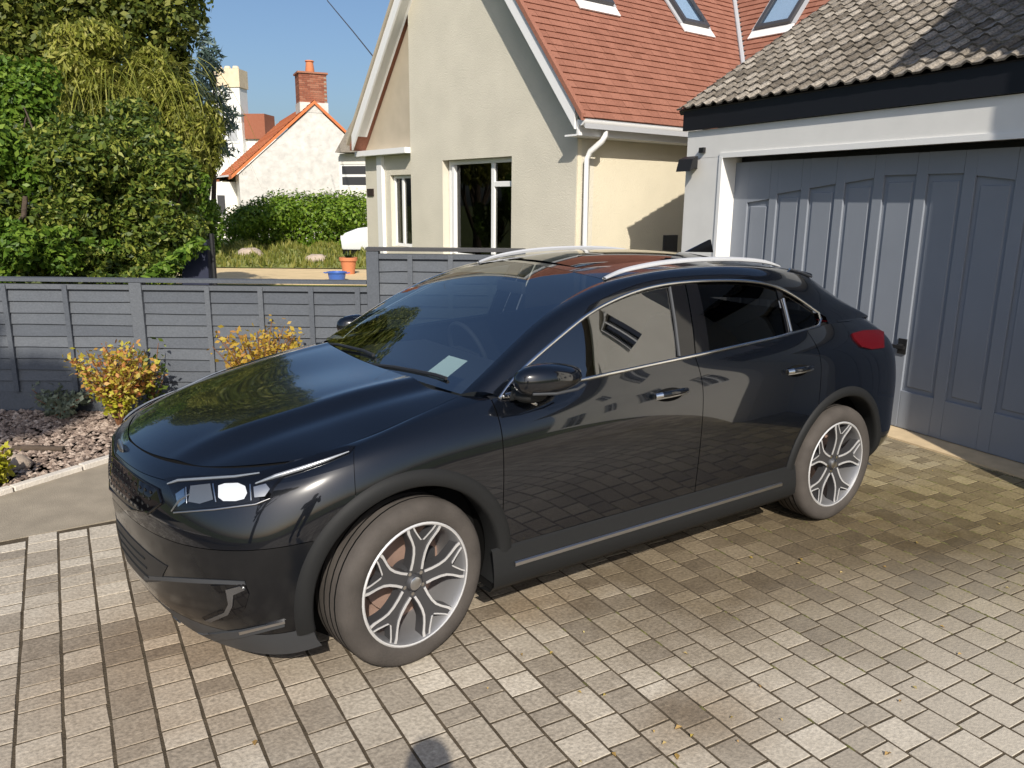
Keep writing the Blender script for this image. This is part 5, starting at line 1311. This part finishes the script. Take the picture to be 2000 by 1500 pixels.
# sill with bright strip
for sgn in (1, -1):
    xs = np.linspace(2.30, .375, 50); sec = [(.80, .185), (.885, .20), (.915, .235), (.918, .285), (.912, .335), (.902, .385), (.893, .392)]
    P = np.array([[(x, y * sgn, z + .012 * (2.3 - x) / 2) for y, z in sec] for x in xs]); MB().grid(P).build('sill', M['black_plastic'], car, smooth=40)
    P = np.array([[(x, y * sgn, z + .012 * (2.3 - x) / 2) for y, z in ((.9185, .300), (.924, .304), (.924, .318), (.9165, .322))] for x in np.linspace(2.20, .50, 40)]); MB().grid(P).build('sill_trim', M['satin'], car, smooth=30)
# wheel arch mouldings and liners
def arch(cx, cz_, a0, a1, r0, r1, off=.007):
    for sgn in (1, -1):
        n = 60; rows = []
        for i in range(n + 1):
            a = RAD(a0 + (a1 - a0) * i / n); ring = []
            for k, (r, o) in enumerate(((r0, -.10), (r0, -.012), (r0 + .004, off * .6), (r0 + .012, off + .004), ((r0 + r1) / 2, off + .006), (r1 - .010, off + .002), (r1, -.004))):
                x, z = cx + r * math.cos(a), cz_ + r * math.sin(a); l, n_ = hit_side(x, max(z, .172))
                y = (l.y if l else .86)
                ring.append((x, (y + o) * sgn, max(z, .172)))
            rows.append(ring)
        MB().grid(np.array(rows)).build('arch_moulding', M['black_plastic'], car, smooth=45)
        ln = np.array([[(cx + .395 * math.cos(RAD(a)), y * sgn, .345 + .395 * math.sin(RAD(a))) for y in (.86, .55)] for a in np.linspace(-22, 202, 40)]); MB().grid(ln).build('arch_liner', M['shadow_black'], car, smooth=60)
        MB().lathe([(.0, 0), (.395, 0)], (cx, .55 * sgn, .345), 'y', 30).build('arch_liner', M['shadow_black'], car)
arch(WB_, .345, -14, 197, .384, .455)
arch(0.0, .345, -16, 194, .384, .445)
MB().box((-.55, -.70, .17), (3.2, .70, .62)).build('underbody', M['shadow_black'], car)
# wheels
def wheel(X, sgn, steer, src=None):
    wob = thing  # noqa
    root = None
    R0 = MB()
    y0 = 0.0
    mw = Matrix.Translation((X, .800 * sgn, WR_)) @ Matrix.Rotation(steer + (math.pi if sgn < 0 else 0), 4, 'Z') @ Matrix.Rotation(random.uniform(0, 1) if False else 0, 4, 'Y')
    def put(mb, name, mat, parent, smooth=40):
        mb.v = [tuple(mw @ Vector(p)) for p in mb.v]; return mb.build(name, mat, parent, smooth=smooth)
    tyre_prof = [(.225, -.10), (.255, -.112), (.300, -.112), (.325, -.100), (.333, -.080), (.334, 0), (.333, .072), (.326, .092), (.310, .105), (.285, .110), (.262, .107), (.247, .098), (.240, .088)]
    wh = put(MB().lathe(tyre_prof, (0, 0, 0), 'y', 64), 'wheel', M['rubber'], car, 40)
    for yy in (-.055, -.018, .020, .055): put(MB().lathe([(.3345, yy - .004), (.3352, yy - .003), (.3352, yy + .003), (.3345, yy + .004)], (0, 0, 0), 'y', 48), 'tread_groove', M['shadow_black'], wh)
    put(MB().lathe([(.240, .090), (.248, .097), (.2485, .101), (.243, .104), (.238, .102)], (0, 0, 0), 'y', 64), 'rim', M['alloy'], wh)
    put(MB().lathe([(.2379, .1018), (.228, .085), (.222, .02), (.215, -.08)], (0, 0, 0), 'y', 64), 'rim_barrel', M['barrel'], wh)
    put(MB().lathe([(.0, -.03), (.15, -.03), (.15, -.045), (.0, -.045)], (0, 0, 0), 'y', 40), 'brake_disc', M['disc'], wh)
    put(MB().lathe([(.0, -.06), (.222, -.06)], (0, 0, 0), 'y', 32), 'backplate', M['disc'], wh)
    put(MB().box((-.16, -.055, -.06), (-.08, .0, .07)), 'brake_caliper', M['alloy_dark'], wh)
    hub = put(MB().lathe([(0, .088), (.028, .088), (.032, .082), (.036, .072), (.066, .066), (.070, .05), (.070, .0), (0, .0)], (0, 0, 0), 'y', 30), 'hub', M['alloy_dark'], wh)
    put(MB().lathe([(0, .0905), (.022, .0905), (.026, .088)], (0, 0, 0), 'y', 24), 'hub_cap', M['satin'], wh)
    for k in range(5):
        a0 = RAD(90 + 10 + k * 72)
        def pt(r, t, y): return (r * math.cos(a0) - t * math.sin(a0), y, r * math.sin(a0) + t * math.cos(a0))
        # spoke plate: stem that forks to the rim, bright face on a dark body
        face = [(.040, .034), (.085, .032), (.120, .034), (.148, .040), (.172, .054), (.205, .078), (.231, .088), (.236, .060), (.214, .044), (.190, .022), (.176, .008)]
        outl = face + [(r, -t) for r, t in face[::-1]]
        yf = lambda r: .074 + .022 * min(1, r / .23)
        b = MB(); n = len(outl)
        b.prism([pt(r, t, yf(r) - .045) for r, t in outl], [pt(r, t, yf(r) - .002) for r, t in outl]); sp_ = put(b, 'spoke', M['alloy_dark'], wh, 30)
        # machined faces: two edges following the fork
        for s in (1, -1):
            ed = [(.052, .026), (.085, .0245), (.120, .0265), (.148, .033), (.172, .046), (.205, .069), (.2315, .080)]
            L_ = []; R_ = []
            for r, t in ed: w = .0048 if r < .19 else .0060; L_.append((r, (t + w) * s)); R_.append((r, (t - w) * s))
            po = L_ + R_[::-1]
            bb = MB(); bb.prism([pt(r, t, yf(r) - .001) for r, t in po], [pt(r, t, yf(r) + .0022) for r, t in po]); put(bb, 'spoke_edge', M['alloy'], wh, 30)
            ed2 = [(.176, .005), (.190, .019), (.214, .041), (.235, .056)]; po = [(r, (t + .0042) * s) for r, t in ed2] + [(r, (t - .0030) * s) for r, t in ed2[::-1]]
            bb = MB(); bb.prism([pt(r, t, yf(r) - .001) for r, t in po], [pt(r, t, yf(r) + .0022) for r, t in po]); put(bb, 'spoke_edge', M['alloy'], wh, 30)
        a1 = a0 + RAD(36); bt = MB(); bt.lathe([(0, .0), (.008, 0), (.008, .012), (0, .012)], (.045 * math.cos(a1), .066, .045 * math.sin(a1)), 'y', 8); put(bt, 'wheel_nut', M['chrome'], wh)
    return wh
wheel(WB_, 1, .16); wheel(0.0, 1, 0.0); wheel(WB_, -1, .16); wheel(0.0, -1, 0.0)

# ---- front details (outlines follow the photograph, laid on the skin and mirrored)
sk = lambda a, b: on_skin(a, b)
head = [(322, 934), (365, 930), (430, 930), (508, 922), (560, 908), (620, 888), (676, 872), (694, 872), (684, 884), (640, 900), (592, 916), (556, 930), (536, 952), (526, 976), (500, 984), (430, 992), (372, 998), (338, 1000), (344, 975)]
hl = patch('headlight', M['gloss_black'], head, 14, sk, .004, car)
def on_lamp(name, mat, poly, off, step=8):
    for k, sgn in enumerate((1, -1)):
        V, F = fill2d(poly, step, lambda a, b: on_skin(a, b)); MB().add([((l + n_ * off).x, (l + n_ * off).y * sgn, (l + n_ * off).z) for l, n_ in V], F).build(name, mat, hl[k], smooth=60)
def lamp_line(name, mat, pix, rads, off):
    pts = []
    for i in range(len(pix) - 1):
        for q in range(6): pts.append((pix[i][0] + (pix[i + 1][0] - pix[i][0]) * q / 6, pix[i][1] + (pix[i + 1][1] - pix[i][1]) * q / 6))
    pts.append(pix[-1]); hp = [on_skin(*p) for p in pts]; rr = np.interp(np.linspace(0, 1, len(pts)), np.linspace(0, 1, len(rads)), rads)
    for k, sgn in enumerate((1, -1)):
        MB().tube([((l + n_ * off).x, (l + n_ * off).y * sgn, (l + n_ * off).z) for l, n_ in hp], list(rr), 8).build(name, mat, hl[k], smooth=60)
lamp_line('lamp_strip', M['drl'], [(330, 946), (350, 940), (400, 937), (460, 933), (508, 926)], [.003, .0055, .0055, .005, .003], .007)
lamp_line('lamp_strip', M['drl'], [(500, 946), (540, 932), (590, 917), (640, 900), (682, 884)], [.003, .008, .008, .006, .002], .007)
lamp_line('lamp_strip', M['satin'], [(338, 998), (352, 978), (372, 966)], [.003, .004, .003], .007)
lamp_line('lamp_trim', M['satin'], [(342, 1001), (420, 995), (500, 985), (528, 974)], [.003, .0035, .0035, .002], .006)
on_lamp('reflector_or_glint', M['lens'], [(374, 950), (412, 946), (418, 976), (392, 984), (370, 980)], .006)
on_lamp('reflector_or_glint', M['lamp_white'], [(428, 950), (440, 946), (466, 945), (480, 951), (484, 964), (478, 975), (462, 979), (438, 979), (428, 972)], .007)  # white patch puts the sun's glint in the lamp into colour
on_lamp('reflector_or_glint', M['chrome'], [(345, 965), (362, 954), (364, 980), (350, 990)], .006)
on_lamp('reflector_or_glint', M['satin'], [(496, 952), (520, 946), (528, 956), (518, 970), (498, 972)], .006)
for a, b in (((418, 947), (424, 981)), ((490, 948), (492, 978)), ((366, 953), (368, 983))): lamp_line('lamp_divider', M['chrome'], [a, b], [.003, .003], .008)
on_lamp('cover', M['lamp_glass'], [(326, 936), (365, 932), (430, 932), (508, 924), (560, 910), (620, 890), (676, 874), (684, 882), (640, 898), (592, 914), (556, 928), (534, 952), (524, 974), (500, 982), (430, 990), (372, 996), (342, 997), (346, 975)], .014)
# grille: dark mesh panel with bright surround, badge above
fr = lambda Y, Z: hit_front(Y, Z)
gr_ = [(.50, .705), (.46, .742), (.30, .748), (0.0, .752), (-.30, .748), (-.46, .742), (-.50, .705), (-.44, .655), (-.30, .625), (0.0, .620), (.30, .625), (.44, .655)]
gp = patch('grille', M['gloss_black'], gr_, .05, fr, .003, car, both=False)[0]
for Yc in np.linspace(-.42, .42, 22):
    for zz in (.648, .674, .700, .724):
        l, n_ = hit_front(Yc + (.01 if int(zz * 1000) % 52 == 0 else 0), zz)
        MB().ball((l.x + .002, l.y, l.z), (.003, .012, .007), 6, 4).build('grille_stud', M['black_plastic'], gp)
pts = [hit_front(a, b) for a, b in gr_ + gr_[:1]]
MB().tube([l + n_ * .004 for l, n_ in pts], .005, 6).build('grille_surround', M['gloss_black'], gp, smooth=60)
bl_, bn_ = hit_front(0.0, .788)
MB().ball((bl_.x + .002, 0, .788), (.008, .062, .030), 24, 8).build('badge', M['satin'], car, smooth=60)
MB().ball((bl_.x + .006, 0, .788), (.007, .052, .022), 24, 8).build('badge_plate', M['blade'], car, smooth=60)
# lower intake, fog pocket, bright blade, lower lip
lo_ = [(.52, .470), (.30, .484), (0, .486), (-.30, .484), (-.52, .470), (-.44, .380), (-.28, .315), (0, .300), (.28, .315), (.44, .380)]
li = patch('lower_intake', M['plastic_black'], lo_, .05, fr, .003, car, both=False)[0]
for zz in (.36, .40, .44):
    MB().tube([hit_front(y, zz)[0] + Vector((.001, 0, 0)) for y in np.linspace(-.34, .34, 17)], .006, 6).build('intake_slat', M['black_plastic'], li, smooth=50)
patch('bumper_crease', M['grey_plastic'], [(283, 1124), (380, 1130), (478, 1135), (480, 1142), (380, 1138), (283, 1131)], 8, sk, .004, car)
fp = patch('fog_pocket', M['gloss_black'], [(412, 1143), (478, 1140), (487, 1160), (478, 1190), (455, 1206), (408, 1214), (395, 1206), (436, 1188), (446, 1172)], 9, sk, .004, car)
patch('bumper_blade', M['blade'], [(443, 1150), (470, 1143), (480, 1150), (458, 1160), (456, 1182), (448, 1198), (415, 1212), (402, 1210), (440, 1194), (448, 1178)], 7, sk, .009, car)
patch('skid_trim', M['grey_plastic'], [(296, 1208), (340, 1226), (400, 1238), (470, 1230), (556, 1212), (556, 1222), (470, 1244), (400, 1252), (340, 1242), (302, 1222)], 9, sk, .006, car)
patch('skid_trim', M['satin'], [(468, 1232), (556, 1211), (557, 1215), (470, 1237)], 5, sk, .008, car)
# tail lamp
patch('tail_lamp', M['tail_red'], [(1662, 653), (1684, 647), (1715, 646), (1724, 650), (1724, 680), (1700, 683), (1680, 678), (1666, 663)], 8, sk, .010, car)
tl = MB(); 
tl.prism([(-.63, -.58, .985), (-.80, -.40, .975), (-.80, .40, .975), (-.63, .58, .985)], [(-.62, -.58, 1.02), (-.765, -.40, 1.015), (-.765, .40, 1.015), (-.62, .58, 1.02)]).build('tail_light_bar', M['tail_red'], car)
for sgn in (1, -1): MB().box((-.83, .45 * sgn - .06, .33), (-.74, .45 * sgn + .06, .37)).build('exhaust', M['chrome'], car, bevel=.01)
# cowl, wipers
cw = cross(np.array([(2.365, .735, .992), (2.335, .735, 1.000)]), np.array([.10, .088]), np.array([.006, .004])); MB().grid(cw).build('cowl', M['plastic_black'], car, smooth=60)
MB().tube([(2.44, .05, 1.022), (2.40, .25, 1.040), (2.345, .52, 1.050), (2.335, .60, 1.048)], .008, 6).build('wiper', M['plastic_black'], car, smooth=50)
MB().tube([(2.44, -.62, 1.015), (2.41, -.40, 1.042), (2.40, -.10, 1.058), (2.40, .02, 1.056)], .008, 6).build('wiper', M['plastic_black'], car, smooth=50)
# inside
def rbox(name, lo, hi, mat, bev=.03, parent=car): return MB().box(lo, hi).build(name, mat, parent, bevel=bev, smooth=40)
rbox('dashboard', (1.75, -.66, .70), (2.20, .66, .985), M['interior'], .05)
rbox('cabin_floor', (-.5, -.72, .38), (2.2, .72, .45), M['interior'], .01)
for y in (.36, -.36):
    st_ = rbox('seat', (1.0, y - .25, .45), (1.50, y + .25, .68), M['seat'], .06)
    MB().prism([(1.05, y - .24, .62), (.90, y - .24, .62), (.68, y - .20, 1.16), (.80, y - .20, 1.16)], [(1.05, y + .24, .62), (.90, y + .24, .62), (.68, y + .20, 1.16), (.80, y + .20, 1.16)]).build('seat_back', M['seat'], st_, bevel=.04, smooth=40)
    rbox('headrest', (.64, y - .13, 1.18), (.74, y + .13, 1.33), M['seat'], .04, st_)
bs = rbox('rear_bench', (.05, -.62, .45), (.52, .62, .66), M['seat'], .05)
MB().prism([(.10, -.60, .6), (-.05, -.60, .6), (-.25, -.55, 1.10), (-.13, -.55, 1.10)], [(.10, .60, .6), (-.05, .60, .6), (-.25, .55, 1.10), (-.13, .55, 1.10)]).build('bench_back', M['seat'], bs, bevel=.03, smooth=40)
sw = [(1.66 + .06 * math.sin(a), -.36 + .18 * math.cos(a), .93 + .17 * math.sin(a)) for a in np.linspace(0, 2 * math.pi, 33)]
wl = MB().tube(sw, .014, 8, cap=False).build('steering_wheel', M['interior'], car, smooth=60)
MB().box((1.63, -.50, .90), (1.69, -.22, .95)).build('wheel_boss', M['interior'], wl)
rbox('interior_mirror', (1.60, -.12, 1.305), (1.63, .12, 1.365), M['interior'], .012)
# parking permit inside the screen
def ws_pt(t_, q):                                    # t along the screen (0 base), q across -1..1
    i = t_ * (ws.shape[0] - 1); j = (q + 1) / 2 * (ws.shape[1] - 1); a, b = int(min(i, ws.shape[0] - 2)), int(min(j, ws.shape[1] - 2))
    P = ws[a, b] * (1 - (i - a)) * (1 - (j - b)) + ws[a + 1, b] * (i - a) * (1 - (j - b)) + ws[a, b + 1] * (1 - (i - a)) * (j - b) + ws[a + 1, b + 1] * (i - a) * (j - b)
    return P + np.array([-.006, 0, -.006])
prm = MB().add([ws_pt(.05, .60), ws_pt(.05, .78), ws_pt(.20, .80), ws_pt(.20, .62)], [(0, 1, 2, 3)])
prm.build('parking_permit', M['permit'], None, label='pale green blank permit behind the lower corner of the windscreen', cat='permit')

# ================================================================== THE PERSON TAKING THE PICTURE (stands behind the camera; only the shadow shows)
def person():
    fx, fy = fh[0], fh[1]; rx, ry = _r[0], _r[1]; nrm_ = math.hypot(rx, ry); rx, ry = rx / nrm_, ry / nrm_
    o = np.array([CAM[0] - fx * .34 + rx * .05, CAM[1] - fy * .34 + ry * .05, 0])
    def L(s, f_, z): return tuple(o + np.array([rx * s + fx * f_, ry * s + fy * f_, z]))
    t = thing('person', 'person in dark jacket and jeans holding a phone', 'person', o)
    def skin(name, J, E, mat, parent):
        me = bpy.data.meshes.new(name); me.from_pydata([L(*j[:3]) for j in J], E, []); ob = bpy.data.objects.new(name, me); COL.objects.link(ob); me.materials.append(mat)
        md = ob.modifiers.new('s', 'SKIN'); sl = me.skin_vertices[0].data
        for i, j in enumerate(J): sl[i].radius = (j[3], j[4] if len(j) > 4 else j[3])
        sl[0].use_root = True; ob.modifiers.new('d', 'SUBSURF').levels = 1; ob.modifiers['d'].render_levels = 2
        if parent: set_parent(ob, parent)
        return ob
    J = [(0, 0, .98, .15, .11), (0, 0, 1.20, .14, .10), (0, -.01, 1.42, .17, .11), (0, -.02, 1.58, .06), (0, .02, 1.74, .09, .105), (0, .02, 1.88, .075, .09),
         (.19, 0, 1.46, .06), (.26, .08, 1.22, .045), (.10, .33, 1.42, .035), (.07, .40, 1.50, .035),
         (-.19, 0, 1.46, .06), (-.26, .08, 1.22, .045), (-.10, .33, 1.42, .035), (-.07, .40, 1.50, .035),
         (.10, 0, .90, .09), (.11, .03, .50, .06), (.11, 0, .10, .045), (.12, .14, .045, .04),
         (-.10, 0, .90, .09), (-.11, .03, .50, .06), (-.11, 0, .10, .045), (-.12, .14, .045, .04)]
    E_ = [(0, 1), (1, 2), (2, 3), (3, 4), (4, 5), (2, 6), (6, 7), (7, 8), (8, 9), (2, 10), (10, 11), (11, 12), (12, 13), (0, 14), (14, 15), (15, 16), (16, 17), (0, 18), (18, 19), (19, 20), (20, 21)]
    skin('body', J, E_, M['cloth_dark'], t)
    return t
person()
